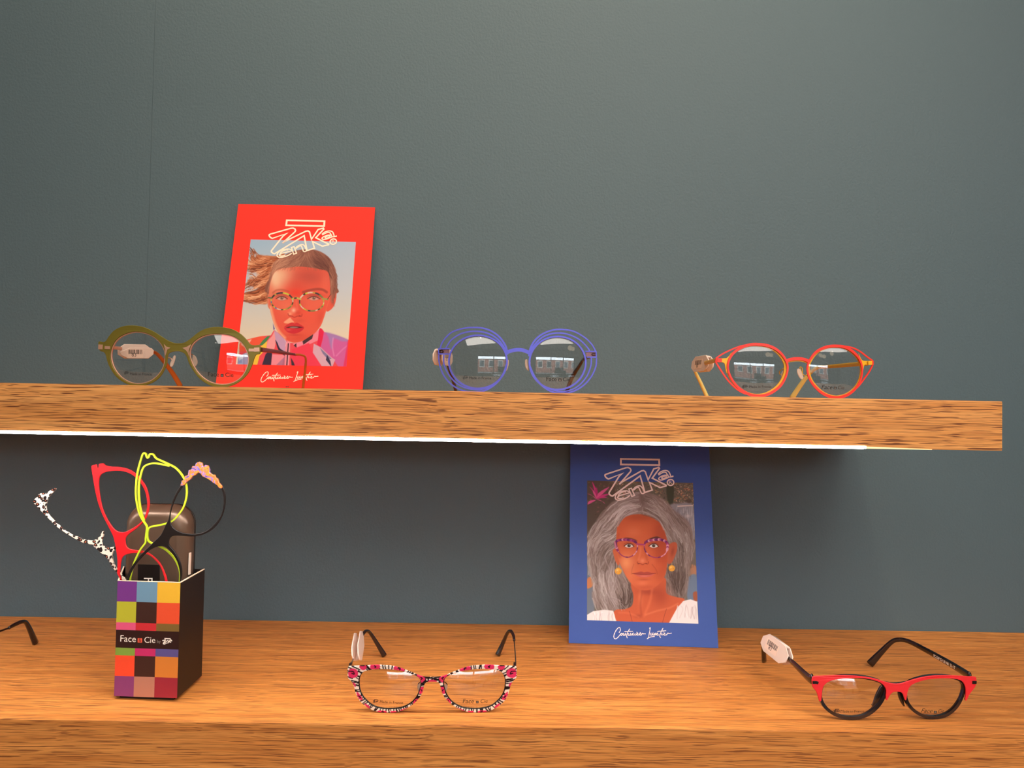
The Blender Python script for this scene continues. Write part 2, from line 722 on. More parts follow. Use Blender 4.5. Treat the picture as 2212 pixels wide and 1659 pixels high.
M['pad'] = clear_plastic('silicone_pad', (240, 216, 196))
M['pad'].node_tree.nodes['Principled BSDF'].inputs['Alpha'].default_value = 0.55
M['case_shell'] = paint('taupe_case_shell', (112, 88, 72), 0.30, 0.45, scale=40, vary=0.08)
M['case_black'] = paint('black_case_shell', (22, 18, 18), 0.4)
M['box_black'] = paint('black_sleeve', (30, 17, 13), 0.5)
M['box_inside'] = paint('sleeve_inside', (150, 120, 100), 0.7)
M['leopard'] = leopard_mat()
M['floral'] = floral_mat()
M['led'] = emit('led_diffuser', (1.0, 0.96, 0.91), 34.0)
M['glow_warm'] = emit('lit_wood_glow', (1.0, 0.74, 0.36), 1.6)  # glow of the lit wood edge beyond the strip, as emission
M['led_body'] = paint('aluminium_profile', (190, 180, 170), 0.35, 0.8)

# ------------------------------------------------------------------ shop room
ZU = EYE + 0.00829           # top of the upper shelf
ZL = EYE - 0.2392            # top of the lower shelf
TH = 0.0360                  # shelf thickness
THU = 0.0373                 # the upper one, light strip included
YF = -0.83818 + 0.575        # front face of both shelves
X0, X1, YB, CEIL = -2.6, 4.2, -5.4, 2.75
GX = -0.393                  # joint between two lengths of wall lining
M['plaster'] = paint('grey_beige_plaster', (176, 162, 146), 0.8, scale=40)
M['ceiling'] = paint('white_ceiling_paint', (222, 214, 204), 0.85, scale=20)
M['frame'] = paint('dark_window_frame', (52, 50, 50), 0.5)
M['glass'] = lens_mat('shop_window_glass', (0.97, 0.98, 0.98), 0.04)


def floor_material():
    m, nt, b = node_mat('grey_oak_floor')
    tc = nt.nodes.new('ShaderNodeTexCoord')
    br = nt.nodes.new('ShaderNodeTexNoise')
    mp = nt.nodes.new('ShaderNodeMapping')
    mp.inputs['Scale'].default_value = (2, 26, 1)
    br.inputs['Scale'].default_value = 1.5
    br.inputs['Detail'].default_value = 4
    r = nt.nodes.new('ShaderNodeValToRGB')
    r.color_ramp.elements[0].color = (*srgb((112, 92, 74)), 1)
    r.color_ramp.elements[1].color = (*srgb((150, 128, 104)), 1)
    nt.links.new(tc.outputs['Object'], mp.inputs[0])
    nt.links.new(mp.outputs[0], br.inputs['Vector'])
    nt.links.new(br.outputs[0], r.inputs[0])
    nt.links.new(r.outputs[0], b.inputs['Base Color'])
    b.inputs['Roughness'].default_value = 0.5
    return m


# the display wall: one slab with a hair-thin recessed joint
g = 0.00013
prof = [(X0, 0.12), (X0, 0), (GX - g, 0), (GX - g, 0.0003), (GX + g, 0.0003), (GX + g, 0), (X1, 0), (X1, 0.12)]
V = [(x, y, z) for z in (0, CEIL) for x, y in prof]
n = len(prof)
Fc = [(i, (i + 1) % n, (i + 1) % n + n, i + n) for i in range(n)]
structure(mesh('wall_back', V, Fc, M['wall']))
structure(box('floor', (X0 - .1, YB - .1, -0.1), (X1 + .1, 0.12, 0), floor_material()))
structure(box('ceiling', (X0 - .1, YB - .1, CEIL), (X1 + .1, 0.12, CEIL + 0.1), M['ceiling']))
structure(box('wall_left', (X0 - .1, YB, 0), (X0, 0.0, CEIL), M['plaster']))
structure(box('wall_right', (X1, YB, 0), (X1 + .1, 0.0, CEIL), M['plaster']))
# street side behind the camera, with a glazed shopfront
WX0, WX1, WZ0, WZ1 = -0.9, 3.0, 0.62, 2.15
structure(box('wall_front', (X0, YB - .1, 0), (WX0, YB, CEIL), M['plaster']))
structure(box('wall_front', (WX1, YB - .1, 0), (X1, YB, CEIL), M['plaster']))
structure(box('wall_front', (WX0, YB - .1, WZ1), (WX1, YB, CEIL), M['plaster']))
structure(box('wall_front', (WX0, YB - .1, 0), (WX1, YB, WZ0), M['plaster']))
wi = bpy.data.objects.new('window_1', None)
wi.location = ((WX0 + WX1) / 2, YB - .05, WZ0)
COL.objects.link(wi)
wi['kind'] = 'structure'
for a, b in (((WX0, WZ0), (WX1, WZ0 + .06)), ((WX0, WZ1 - .06), (WX1, WZ1)), ((WX0, 1.82), (WX1, 1.86)),
             ((WX0, WZ0), (WX0 + .06, WZ1)), ((WX1 - .06, WZ0), (WX1, WZ1)), ((0.55, WZ0), (0.61, WZ1)), ((1.75, WZ0), (1.81, WZ1))):
    box('window_frame', (a[0], YB - .08, a[1]), (b[0], YB - .02, b[1]), M['frame'], wi)
for a, b in ((WX0 + .06, 0.55), (0.61, 1.75), (1.81, WX1 - .06)):
    box('pane', (a, YB - .053, WZ0 + .06), (b, YB - .047, 1.82), M['glass'], wi)
    box('pane', (a, YB - .053, 1.86), (b, YB - .047, WZ1 - .06), M['glass'], wi)

# what the lenses mirror: the street outside and the shop's own fittings
M['brick_wall'] = paint('red_brick_facade', (150, 92, 74), 0.8, scale=8, vary=0.2)
M['stone'] = paint('pale_stone_surround', (205, 198, 188), 0.8, scale=10)
M['asphalt'] = paint('grey_street', (96, 95, 94), 0.9, scale=10)
M['dark_glass'] = paint('dark_window_glass', (60, 66, 72), 0.1)
st = structure(box('ground', (-14, -15.2, -0.25), (16, YB - .12, -0.12), M['asphalt']))
bld = thing('brick_building', 'red brick town house across the street, mirrored in the demo lenses', 'building', (1, -14.4, -0.12))
box('facade', (-12, -15.0, -0.12), (14, -14.2, 2.75), M['brick_wall'], bld)
for i in range(11):
    x = -10.6 + i * 2.2
    f = box('window', (x, -14.26, 0.9), (x + 1.2, -14.12, 2.5), M['stone'], bld)
    box('pane', (x + .12, -14.13, 1.05), (x + 1.08, -14.1, 2.35), M['dark_glass'], f)

M['black_leather'] = paint('black_leather', (30, 27, 26), 0.5)
M['desk'] = paint('dark_desk_top', (58, 48, 42), 0.4)
dk = thing('desk', 'dark consulting desk in the shop behind the camera', 'desk', (1.3, -3.9, 0))
box('desktop', (0.4, -4.2, 0.72), (2.2, -3.5, 0.76), M['desk'], dk, 0.004)
for x in (0.45, 2.1):
    for y in (-4.15, -3.6):
        box('leg', (x, y, 0), (x + .05, y + .05, 0.72), M['desk'], dk)
mo = thing('monitor', 'black computer monitor on the dark desk', 'monitor', (0.95, -3.85, 0.76))
box('screen', (0.68, -3.86, 0.92), (1.22, -3.82, 1.25), M['black_leather'], mo, 0.003)
box('stand', (0.93, -3.86, 0.767), (0.97, -3.83, 0.96), M['black_leather'], mo)
box('base', (0.83, -3.93, 0.76), (1.07, -3.76, 0.77), M['black_leather'], mo)


def chair(x, y, rot, label):
    t = thing('office_chair', label, 'chair', (x, y, 0), 'consulting chairs')
    t.rotation_euler = (0, 0, rot)

    def at(o):
        o.location = (0, 0, 0)
        o.matrix_parent_inverse = Matrix.Identity(4)
    at(box('seat', (-.24, -.24, .42), (.24, .24, .49), M['black_leather'], t, 0.02))
    at(box('backrest', (-.23, .20, .55), (.23, .26, 1.02), M['black_leather'], t, 0.02))
    at(box('back_frame', (-.03, .22, .40), (.03, .27, .60), M['frame'], t))
    for sx in (-.21, .18):
        for sy in (-.21, .18):
            at(box('leg', (sx, sy, 0), (sx + .03, sy + .03, .42), M['frame'], t))


chair(1.0, -3.0, 0.2, 'black leather chair on the near side of the dark desk')
chair(1.75, -4.75, 3.0, 'black leather chair between the dark desk and the shopfront')
M['lamp_glass'] = emit('warm_globe', (1.0, 0.76, 0.50), 1.6)
for i, (x, y, z, lb) in enumerate(((1.15, -2.5, 2.1, 'warm glass globe pendant hanging lowest, nearest the display wall'),
                                   (1.5, -2.9, 2.2, 'warm glass globe pendant hanging between the two others'),
                                   (1.85, -2.6, 2.3, 'warm glass globe pendant hanging highest, farthest to the right'))):
    t = thing('pendant_lamp', lb, 'lamp', (x, y, CEIL), 'globe pendants over the shop floor')
    bm = bmesh.new()
    bmesh.ops.create_uvsphere(bm, u_segments=24, v_segments=16, radius=0.11)
    bmesh.ops.translate(bm, verts=bm.verts, vec=(x, y, z))
    me = bpy.data.meshes.new('globe')
    bm.to_mesh(me)
    bm.free()
    for p in me.polygons:
        p.use_smooth = True
    link('globe', me, M['lamp_glass'], t)
    box('cord', (x - .003, y - .003, z + .1), (x + .003, y + .003, CEIL), M['frame'], t)
M['downlight'] = emit('downlight_lens', (1.0, 0.92, 0.80), 14)
for i, (x, y, wh) in enumerate(((-1.4, -1.9, 'leftmost of the near row'), (-.4, -3.2, 'left of the desk'), (.8, -2.2, 'before the pendants'), (2.1, -2.0, 'right of the pendants'), (2.9, -1.4, 'nearest the right end of the wall'), (3.4, -2.6, 'by the right side wall'), (2.4, -3.3, 'right of the desk'), (-1.5, -4.2, 'farthest left, by the shopfront'))):
    t = thing('ceiling_downlight', 'small round ceiling downlight, ' + wh, 'light', (x, y, CEIL), 'recessed downlights')
    V = [(x + .04 * math.cos(a), y + .04 * math.sin(a), CEIL - .004) for a in [2 * math.pi * k / 20 for k in range(20)]]
    mesh('lens', V, [tuple(range(20))[::-1]], M['downlight'], t)
    V = []
    for k in range(20):
        a = 2 * math.pi * k / 20
        for r, z in ((.04, -.004), (.052, -.006), (.055, 0.0)):
            V.append((x + r * math.cos(a), y + r * math.sin(a), CEIL + z))
    mesh('trim_ring', V, [(3 * k + j, 3 * ((k + 1) % 20) + j, 3 * ((k + 1) % 20) + j + 1, 3 * k + j + 1) for k in range(20) for j in (0, 1)], M['led_body'], t)
# low cabinet with shelving along the left side wall
cb = thing('display_shelving', 'dark wall shelving with rows of frames on the side wall, left', 'shelving', (-2.4, -2.6, 0))
for z in (0.5, 0.9, 1.3, 1.7):
    box('shelf', (X0 + .001, -4.2, z), (X0 + .25, -1.2, z + .03), M['desk'], cb)
for y in (-4.23, -1.2):
    box('side_panel', (X0 + .001, y, 0), (X0 + .27, y + .03, 2.0), M['desk'], cb)

# ------------------------------------------------------------------ the two oak shelves
XE = 0.37397
up = thing('wall_shelf', 'upper oak wall shelf with a glowing light strip along its lower front edge', 'shelf', (0, YF / 2, ZU - THU))
box('board', (-1.6, YF, ZU - THU), (XE, -0.0003, ZU), M['oak'], up, 0.0009, 2)
xl = py_(1868, 966, YF + .002).x
xe = py_(2010, 968, YF + .002).x
zb_ = ZU - THU
ls = box('light_strip', (-1.58, YF + 0.0035, zb_ - 0.0003), (xl, YF + 0.013, zb_ + 0.0001), M['led_body'], up)
ls['label'] = 'white glowing strip let into the lower front edge'
box('diffuser', (-1.58, YF - 0.0002, zb_ - 0.0002), (xl, YF + 0.0032, zb_ + 0.0018), M['led'], ls, 0.0001, 1)
box('diffuser', (-1.58, YF + 0.0036, zb_ - 0.0006), (xl, YF + 0.0126, zb_ - 0.0003), M['led'], ls)
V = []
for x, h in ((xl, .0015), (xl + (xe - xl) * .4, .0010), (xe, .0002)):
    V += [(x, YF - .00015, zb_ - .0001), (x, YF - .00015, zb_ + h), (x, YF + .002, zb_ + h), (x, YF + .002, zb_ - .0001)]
mesh('wood_glow_wedge', V, [(0, 3, 2, 1), (8, 9, 10, 11)] + [(k * 4 + i, k * 4 + (i + 1) % 4, k * 4 + 4 + (i + 1) % 4, k * 4 + 4 + i) for k in (0, 1) for i in range(4)], M['glow_warm'], ls)  # added glowing wedge, stands in for lit wood past the strip
lo = thing('wall_shelf', 'lower oak wall shelf at the foot of the picture, carrying the display box', 'shelf', (0, YF / 2, ZL - TH))
box('board', (-1.6, YF, ZL - TH), (1.6, -0.0003, ZL), M['oak_low'], lo, 0.0009, 2)


# ------------------------------------------------------------------ painter for the printed portraits
class Canvas:
    """Ink values on a grid of points; X, Y are crop coordinates of every grid point."""
    def __init__(self, X, Y, base):
        self.X, self.Y = X, Y
        self.C = np.zeros(X.shape + (3,)) + np.array(base, float)

    def box(self, x0, y0, x1, y1):
        m = (self.X >= x0) & (self.X <= x1) & (self.Y >= y0) & (self.Y <= y1)
        r = np.where(m.any(1))[0]
        c = np.where(m.any(0))[0]
        if len(r) == 0 or len(c) == 0:
            return None
        return slice(r[0], r[-1] + 1), slice(c[0], c[-1] + 1)

    def mixin(self, sl, a, col):
        a = np.clip(a, 0, 1)[..., None]
        self.C[sl] = self.C[sl] * (1 - a) + np.array(col, float) * a

    def poly(self, pts, col, soft=6, alpha=1.0, smooth=True, n=5):
        P = np.array(spline(pts, True, n) if smooth else pts, float)
        x0, y0 = P.min(0) - soft * 1.5
        x1, y1 = P.max(0) + soft * 1.5
        sl = self.box(x0, y0, x1, y1)
        if sl is None:
            return
        X, Y = self.X[sl], self.Y[sl]
        inside = np.zeros(X.shape, bool)
        d2 = np.full(X.shape, 1e12)
        for i in range(len(P)):
            ax, ay = P[i - 1]
            bx, by = P[i]
            if ay != by:
                c = (ay > Y) != (by > Y)
                inside ^= c & (X < (bx - ax) * (Y - ay) / (by - ay) + ax)
            ex, ey = bx - ax, by - ay
            L = ex * ex + ey * ey + 1e-9
            t = np.clip(((X - ax) * ex + (Y - ay) * ey) / L, 0, 1)
            d2 = np.minimum(d2, (X - ax - t * ex) ** 2 + (Y - ay - t * ey) ** 2)
        s = np.where(inside, 1, -1) * np.sqrt(d2)
        t = np.clip(0.5 + s / (2 * soft), 0, 1)
        self.mixin(sl, alpha * t * t * (3 - 2 * t), col)

    def blob(self, cx, cy, rx, ry, col, alpha=1.0, hard=0.0, rot=0.0):
        R = max(rx, ry) * (1.1 if hard else 2.2)
        sl = self.box(cx - R, cy - R, cx + R, cy + R)
        if sl is None:
            return
        c, s = math.cos(rot), math.sin(rot)
        dx, dy = self.X[sl] - cx, self.Y[sl] - cy
        u, v = (dx * c + dy * s) / rx, (-dx * s + dy * c) / ry
        q = u * u + v * v
        a = np.clip((1 - np.sqrt(q)) / (1 - hard + 1e-6) if hard else np.exp(-1.4 * q), 0, 1)
        self.mixin(sl, alpha * a, col)

    def stroke(self, pts, width, col, alpha=1.0, soft=3, smooth=True, n=4):
        P = np.array(spline(pts, False, n) if smooth else pts, float)
        r = width / 2
        sl = self.box(P[:, 0].min() - r - soft, P[:, 1].min() - r - soft, P[:, 0].max() + r + soft, P[:, 1].max() + r + soft)
        if sl is None:
            return
        X, Y = self.X[sl], self.Y[sl]
        d2 = np.full(X.shape, 1e12)
        for i in range(1, len(P)):
            ax, ay = P[i - 1]
            ex, ey = P[i] - P[i - 1]
            L = ex * ex + ey * ey + 1e-9
            t = np.clip(((X - ax) * ex + (Y - ay) * ey) / L, 0, 1)
            d2 = np.minimum(d2, (X - ax - t * ex) ** 2 + (Y - ay - t * ey) ** 2)
        self.mixin(sl, alpha * np.clip((r + soft - np.sqrt(d2)) / (2 * soft), 0, 1), col)

    def flow(self, rng, region, guides, count, length, shade, width=(4, 9), alpha=(.35, .8), step=14):
        """Hair: strokes that start inside `region` and follow the guide directions."""
        P = np.array(spline(region, True, 3))
        G = np.array(guides, float)
        G[:, 2:] /= np.hypot(G[:, 2], G[:, 3])[:, None]
        x0, y0 = P.min(0)
        x1, y1 = P.max(0)
        jobs = []
        while len(jobs) < count:
            x, y = rng.uniform(x0, x1), rng.uniform(y0, y1)
            a, b = P, np.roll(P, 1, 0)
            with np.errstate(divide='ignore', invalid='ignore'):
                c = ((a[:, 1] > y) != (b[:, 1] > y)) & (x < (b[:, 0] - a[:, 0]) * (y - a[:, 1]) / (b[:, 1] - a[:, 1]) + a[:, 0])
            if not c.sum() % 2:
                continue
            jobs.append((x, y))
        for x, y in jobs:
            col = shade(x, y, rng)
            L = rng.uniform(*length)
            pts = [(x, y)]
            ph = rng.uniform(0, 6.3)
            for k in range(int(L / step)):
                w_ = 1 / ((G[:, 0] - x) ** 2 + (G[:, 1] - y) ** 2 + 900) ** 1.5
                dx, dy = (w_ @ G[:, 2:]) / w_.sum()
                m = math.hypot(dx, dy) + 1e-6
                wob = .22 * math.sin(k * .6 + ph)
                dx, dy = dx / m - wob * dy / m, dy / m + wob * dx / m
                x += dx * step
                y += dy * step
                pts.append((x, y))
            if len(pts) > 2:
                self.stroke(pts, rng.uniform(*width), col, rng.uniform(*alpha), 3, False)

    def strands(self, rng, A, B, count, cols, width=(3, 8), alpha=(0.25, 0.7), jit=12):
        """Many strands lying between guide curves A and B."""
        A, B = np.array(A, float), np.array(B, float)
        for _ in range(count):
            t = rng.random()
            P = A * (1 - t) + B * t + np.array([[rng.uniform(-jit, jit), rng.uniform(-jit, jit)] for _ in range(len(A))])
            a, b = sorted((rng.random(), rng.random()))
            if b - a < 0.3:
                b = min(1, a + 0.5)
            Q = np.array(spline([tuple(p) for p in P], False, 4))
            k0, k1 = int(a * (len(Q) - 1)), max(int(b * (len(Q) - 1)), int(a * (len(Q) - 1)) + 2)
            self.stroke([tuple(q) for q in Q[k0:k1 + 1]], rng.uniform(*width), cols[rng.randrange(len(cols))], rng.uniform(*alpha), 3, False)


def grid_zoom(surf, zoom, u0, u1, v0, v1, nx, ny):
    """Crop coordinates of a grid of points of the card (row 0 at the top)."""
    us = np.linspace(u0, u1, nx)
    vs = np.linspace(v1, v0, ny)
    Ug, Vg = np.meshgrid(us, vs)
    P = np.array(surf.o)[None, None] + Ug[..., None] * np.array(surf.U) + Vg[..., None] * np.array(surf.V)
    d = P - np.array(CAM)
    z = d @ np.array(_f)
    px = WPX / 2 + F * (d @ np.array(_r)) / z
    py = HPX / 2 - F * (d @ np.array(_u)) / z
    return Ug, Vg, (px - zoom.ox) * zoom.s, (py - zoom.oy) * zoom.s


def to_linear(C):
    c = np.clip(C, 0, 255) / 255
    return np.where(c <= 0.04045, c / 12.92, ((c + 0.055) / 1.055) ** 2.4)


def printed(name, surf, Ug, Vg, C, parent, w=-0.0001, density=1.0):
    ny, nx = Ug.shape
    P = np.array(surf.o)[None, None] + Ug[..., None] * np.array(surf.U) + Vg[..., None] * np.array(surf.V) + w * np.array(surf.N)
    idx = np.arange(nx * ny).reshape(ny, nx)
    q = np.stack([idx[1:, :-1], idx[1:, 1:], idx[:-1, 1:], idx[:-1, :-1]], -1).reshape(-1, 4)
    me = bpy.data.meshes.new(name)
    me.vertices.add(nx * ny)
    me.vertices.foreach_set('co', P.reshape(-1))
    me.loops.add(len(q) * 4)
    me.loops.foreach_set('vertex_index', q.reshape(-1).astype(np.int32))
    me.polygons.add(len(q))
    me.polygons.foreach_set('loop_start', np.arange(0, len(q) * 4, 4, dtype=np.int32))
    me.update()
    me.validate()
    ca = me.color_attributes.new('ink', 'FLOAT_COLOR', 'POINT')
    L = np.ones((nx * ny, 4))
    L[:, :3] = to_linear(C).reshape(-1, 3) * density
    ca.data.foreach_set('color', L.reshape(-1).astype(np.float32))
    return link(name, me, M['print'], parent)


def portrait_red(cv):
    rng = random.Random(5)
    X, Y = cv.X, cv.Y
    t = np.clip((Y - 80) / 1150, 0, 1)[..., None]
    top, mid, low = np.array((160, 182, 200.)), np.array((190, 192, 196.)), np.array((224, 202, 176.))
    cv.C[:] = np.where(t < .5, top + (mid - top) * t * 2, mid + (low - mid) * (t - .5) * 2)
    s = np.clip((X - 200) / 1200, 0, 1)[..., None] * np.clip(1 - t * 1.4, 0, 1)
    cv.C[:] += s * np.array((18, 4, 0))
    # blown hair at the left
    cv.poly([(195, 240), (330, 235), (480, 250), (600, 220), (560, 400), (450, 560), (410, 700), (390, 830), (300, 838), (210, 815), (112, 812), (118, 700), (200, 690), (300, 640), (220, 620), (150, 600), (155, 540), (250, 520), (300, 470), (230, 430), (165, 420), (180, 330)], (186, 104, 66), 14)
    def ginger(x, y, r):
        v = .5 + .3 * math.sin(y * .045 + math.sin(x * .02) * 2) + r.uniform(-.4, .4)
        v = min(max(v, 0), 1)
        a_, b_, c_ = (96, 42, 26), (190, 98, 58), (248, 184, 138)
        p, q, f = (a_, b_, v * 2) if v < .5 else (b_, c_, v * 2 - 1)
        return tuple(p[k] + (q[k] - p[k]) * f for k in range(3))
    hc = [(128, 62, 38), (214, 130, 88), (236, 166, 122), (168, 84, 50), (110, 52, 34)]
    blown = [(330, 245), (480, 250), (600, 230), (560, 380), (470, 500), (430, 620), (410, 760), (390, 828), (300, 830), (210, 806), (130, 800), (130, 716), (210, 694), (300, 650), (260, 600), (170, 590), (170, 548), (260, 520), (310, 480), (240, 430), (190, 400), (190, 300)]
    gw = [(560, 260, -1, .2), (430, 300, -1, .1), (330, 320, -1, .3), (250, 340, -1, -.4), (220, 260, -.2, -1), (260, 400, -1, .2), (440, 420, -1, .5), (370, 470, -1, .7), (300, 520, -1, .3), (240, 560, -.8, .7), (200, 620, -.8, .6), (420, 580, -1, .4),
          (340, 620, -1, .5), (400, 700, -1, .3), (320, 700, -1, .7), (260, 760, -1, .2), (190, 740, -1, -.2), (360, 800, -1, .2), (220, 800, -1, -.1)]
    cv.flow(rng, blown, gw, 620, (60, 190), ginger, (4, 11), (.4, .9))
    for _ in range(16):
        y = rng.uniform(190, 700)
        cv.stroke([(230, y), (200, y - 20), (178, y + rng.uniform(-30, 10)), (165, y - 30)], 4, hc[rng.randrange(5)], .7, 3)
    for cx, cy, rx, ry in ((228, 478, 46, 40), (190, 640, 40, 26), (236, 240, 20, 32), (350, 235, 40, 10)):
        cv.blob(cx, cy, rx, ry, (196, 186, 192), .75, .4)
    cv.strands(rng, [(330, 500), (260, 520), (200, 470), (150, 480)], [(300, 640), (230, 600), (190, 640), (140, 650)], 10, hc, (4, 8), (.6, .9), 10)
    cv.poly([(410, 720), (420, 500), (480, 360), (600, 240), (780, 180), (980, 185), (1130, 260), (1215, 400), (1235, 600), (1200, 720)], (136, 80, 64), 6)
    # ears, hair cap
    cv.poly([(1165, 730), (1205, 685), (1238, 690), (1236, 780), (1212, 860), (1165, 915), (1118, 930), (1120, 850)], (226, 88, 66), 6)
    cv.blob(1195, 790, 18, 70, (180, 52, 40), .6, 0, .2)
    cv.poly([(402, 730), (388, 800), (394, 870), (420, 900), (440, 820)], (222, 120, 90), 5)
    cv.poly([(400, 640), (430, 500), (470, 330), (560, 260), (640, 215), (760, 175), (900, 165), (1010, 180), (1100, 225), (1170, 290), (1212, 380), (1240, 480), (1240, 590), (1250, 630), (1220, 690), (1172, 725), (1168, 600), (1100, 420), (700, 380), (480, 470), (430, 600), (410, 700)], (146, 88, 72), 7)
    def brown(x, y, r):
        v = .48 + .35 * math.exp(-((x - 560) ** 2 + (y - 330) ** 2) / 150 ** 2) + .2 * math.exp(-((x - 860) ** 2 + (y - 240) ** 2) / 60 ** 2) - .3 * math.exp(-((x - 1030) ** 2 + (y - 350) ** 2) / 130 ** 2) + .12 * math.sin(x * .05) + r.uniform(-.22, .22)
        v = min(max(v, 0), 1)
        a_, b_, c_ = (88, 46, 40), (150, 92, 74), (226, 160, 124)
        p, q, f = (a_, b_, v * 2) if v < .5 else (b_, c_, v * 2 - 1)
        return tuple(p[k] + (q[k] - p[k]) * f for k in range(3))
    cap = [(404, 660), (430, 500), (470, 335), (560, 262), (640, 218), (760, 178), (900, 168), (1010, 183), (1100, 228), (1168, 292), (1208, 380), (1236, 480), (1236, 590), (1225, 680), (1180, 715), (1172, 600), (1120, 430), (900, 385), (700, 385), (490, 440), (425, 600)]
    gc = [(840, 200, -.6, .8), (760, 230, -1, .5), (640, 270, -1, .6), (540, 330, -.9, .8), (460, 420, -.5, 1), (420, 560, -.2, 1), (820, 300, -.6, .9), (720, 350, -1, .5), (600, 370, -1, .4), (900, 220, .5, .9), (1000, 240, 1, .6), (1090, 310, .8, .9), (1160, 420, .4, 1),
          (1200, 550, .1, 1), (900, 330, .6, .8), (1000, 370, 1, .3), (1120, 480, .4, 1), (1190, 660, -.1, 1)]
    cv.flow(rng, cap, gc, 900, (60, 200), brown, (3, 8), (.3, .75))
    cv.blob(1010, 330, 150, 60, (104, 58, 50), .55, 0, .35)
    # face
    face = [(474, 452), (540, 408), (650, 392), (780, 378), (900, 388), (1040, 412), (1128, 440), (1158, 540), (1164, 680), (1155, 790), (1120, 900), (1085, 1010), (1045, 1110), (975, 1200), (880, 1270), (760, 1316), (670, 1308), (590, 1262), (525, 1195), (475, 1100), (440, 990), (415, 880), (404, 760), (412, 650), (435, 540)]
    cv.poly(face, (228, 88, 66), 6)
    keep = cv.C.copy()
    cv.blob(560, 480, 190, 150, (238, 176, 138), .9)
    cv.blob(490, 560, 110, 160, (240, 190, 150), .8)
    cv.blob(470, 480, 60, 90, (240, 200, 164), .7)
    cv.blob(430, 720, 40, 110, (226, 130, 96), .7)
    cv.blob(900, 500, 250, 120, (190, 76, 62), .9)
    cv.blob(760, 610, 120, 80, (214, 78, 60), .8)
    cv.blob(560, 745, 90, 30, (196, 84, 62), .6)
    cv.blob(1120, 540, 50, 110, (216, 96, 80), .5)
    cv.blob(1100, 620, 60, 160, (232, 98, 72), .6)
    cv.blob(740, 700, 120, 60, (232, 62, 44), .9)
    cv.blob(820, 860, 60, 90, (196, 62, 48), .5)
    cv.blob(1040, 1000, 60, 120, (206, 70, 54), .6)
    cv.blob(640, 900, 60, 70, (240, 120, 92), .5)
    cv.blob(600, 880, 110, 130, (232, 100, 74), .7)
    cv.blob(900, 950, 160, 150, (234, 84, 62), .7)
    cv.blob(760, 1250, 160, 60, (206, 66, 50), .6)
    cv.blob(690, 1240, 90, 40, (228, 90, 66), .5)
    cv.stroke([(425, 880), (450, 990), (482, 1090), (535, 1190), (600, 1258)], 34, (244, 178, 132), .75, 14)
    cv.stroke([(1150, 800), (1110, 920), (1075, 1020), (1030, 1120)], 14, (238, 110, 80), .5, 10)
    for _ in range(60):
        x = rng.uniform(520, 1120)
        y = 392 + abs(x - 800) * .05
        cv.stroke([(x, y - 14), (x + (x - 830) * .05, y + 6), (x + (x - 830) * .09, y + rng.uniform(12, 34))], 4, (150, 84, 64), .35, 4)
    # keep light inside the face only
    tmp = Canvas(cv.X, cv.Y, (0, 0, 0))
    tmp.poly(face, (255, 255, 255), 6)
    a = tmp.C[..., :1] / 255
    cv.C = keep * (1 - a) + cv.C * a
    # brows, eyes
    cv.stroke([(455, 700), (500, 670), (570, 664), (650, 684)], 20, (176, 84, 58), .6, 8)
    cv.stroke([(830, 694), (900, 672), (1000, 656), (1070, 664), (1120, 694)], 30, (150, 62, 50), .75, 8)
    cv.blob(560, 736, 90, 30, (180, 70, 54), .7)
    cv.blob(960, 736, 110, 32, (170, 54, 44), .75)
    for (x, col) in ((562, (212, 152, 136)), (958, (216, 140, 126))):
        s = 1 if x < 700 else 1.1
        cv.poly([(x - 58 * s, 770), (x - 20, 748), (x + 30, 750), (x + 62 * s, 774), (x + 24, 794), (x - 24, 793)], col, 4)
        cv.blob(x + 4, 768, 27, 25, (118, 92, 76), .95, .6)
        cv.blob(x + 4, 768, 11, 11, (50, 34, 32), .95, .4)
        cv.blob(x + 10, 760, 5, 5, (240, 220, 200), .8, .3)
        cv.stroke([(x - 66 * s, 774), (x - 20, 750), (x + 30, 752), (x + 72 * s, 776)], 12, (84, 34, 30), .95, 4)
        cv.stroke([(x - 72 * s, 752), (x - 10, 724), (x + 80 * s, 752)], 7, (150, 52, 42), .6, 5)
        cv.stroke([(x - 50 * s, 786), (x, 800), (x + 60 * s, 784)], 5, (150, 56, 46), .5, 4)
    # nose
    cv.stroke([(745, 790), (752, 850), (762, 910)], 16, (244, 118, 88), .45, 12)
    cv.blob(712, 918, 34, 34, (250, 190, 160), .85)
    cv.blob(668, 960, 30, 26, (246, 160, 122), .8)
    cv.blob(770, 950, 40, 34, (204, 64, 48), .6)
    cv.stroke([(642, 960), (655, 985), (690, 990), (720, 1004), (760, 990), (806, 992), (815, 968)], 10, (168, 46, 38), .75, 6)
    cv.blob(786, 986, 18, 9, (120, 30, 28), .7, .2)
    cv.blob(668, 984, 12, 7, (140, 40, 34), .6, .2)
    cv.poly([(590, 1068), (632, 1030), (668, 1008), (688, 1030), (716, 1062), (690, 1072), (640, 1082)], (246, 168, 128), 8, .9)
    cv.blob(790, 1045, 70, 30, (206, 78, 58), .5)
    # mouth
    cv.poly([(594, 1128), (636, 1092), (690, 1068), (722, 1080), (752, 1070), (800, 1096), (842, 1130), (770, 1126), (690, 1120), (640, 1132)], (206, 50, 52), 5)
    cv.poly([(618, 1132), (690, 1112), (770, 1116), (832, 1132), (745, 1142), (680, 1136)], (92, 30, 32), 4)
    cv.poly([(660, 1128), (700, 1118), (752, 1122), (770, 1130), (710, 1138)], (170, 128, 116), 4, .8)
    cv.poly([(596, 1136), (660, 1140), (745, 1142), (838, 1132), (800, 1178), (722, 1206), (650, 1194), (612, 1166)], (204, 42, 52), 6)
    cv.blob(650, 1160, 40, 14, (238, 110, 100), .5)
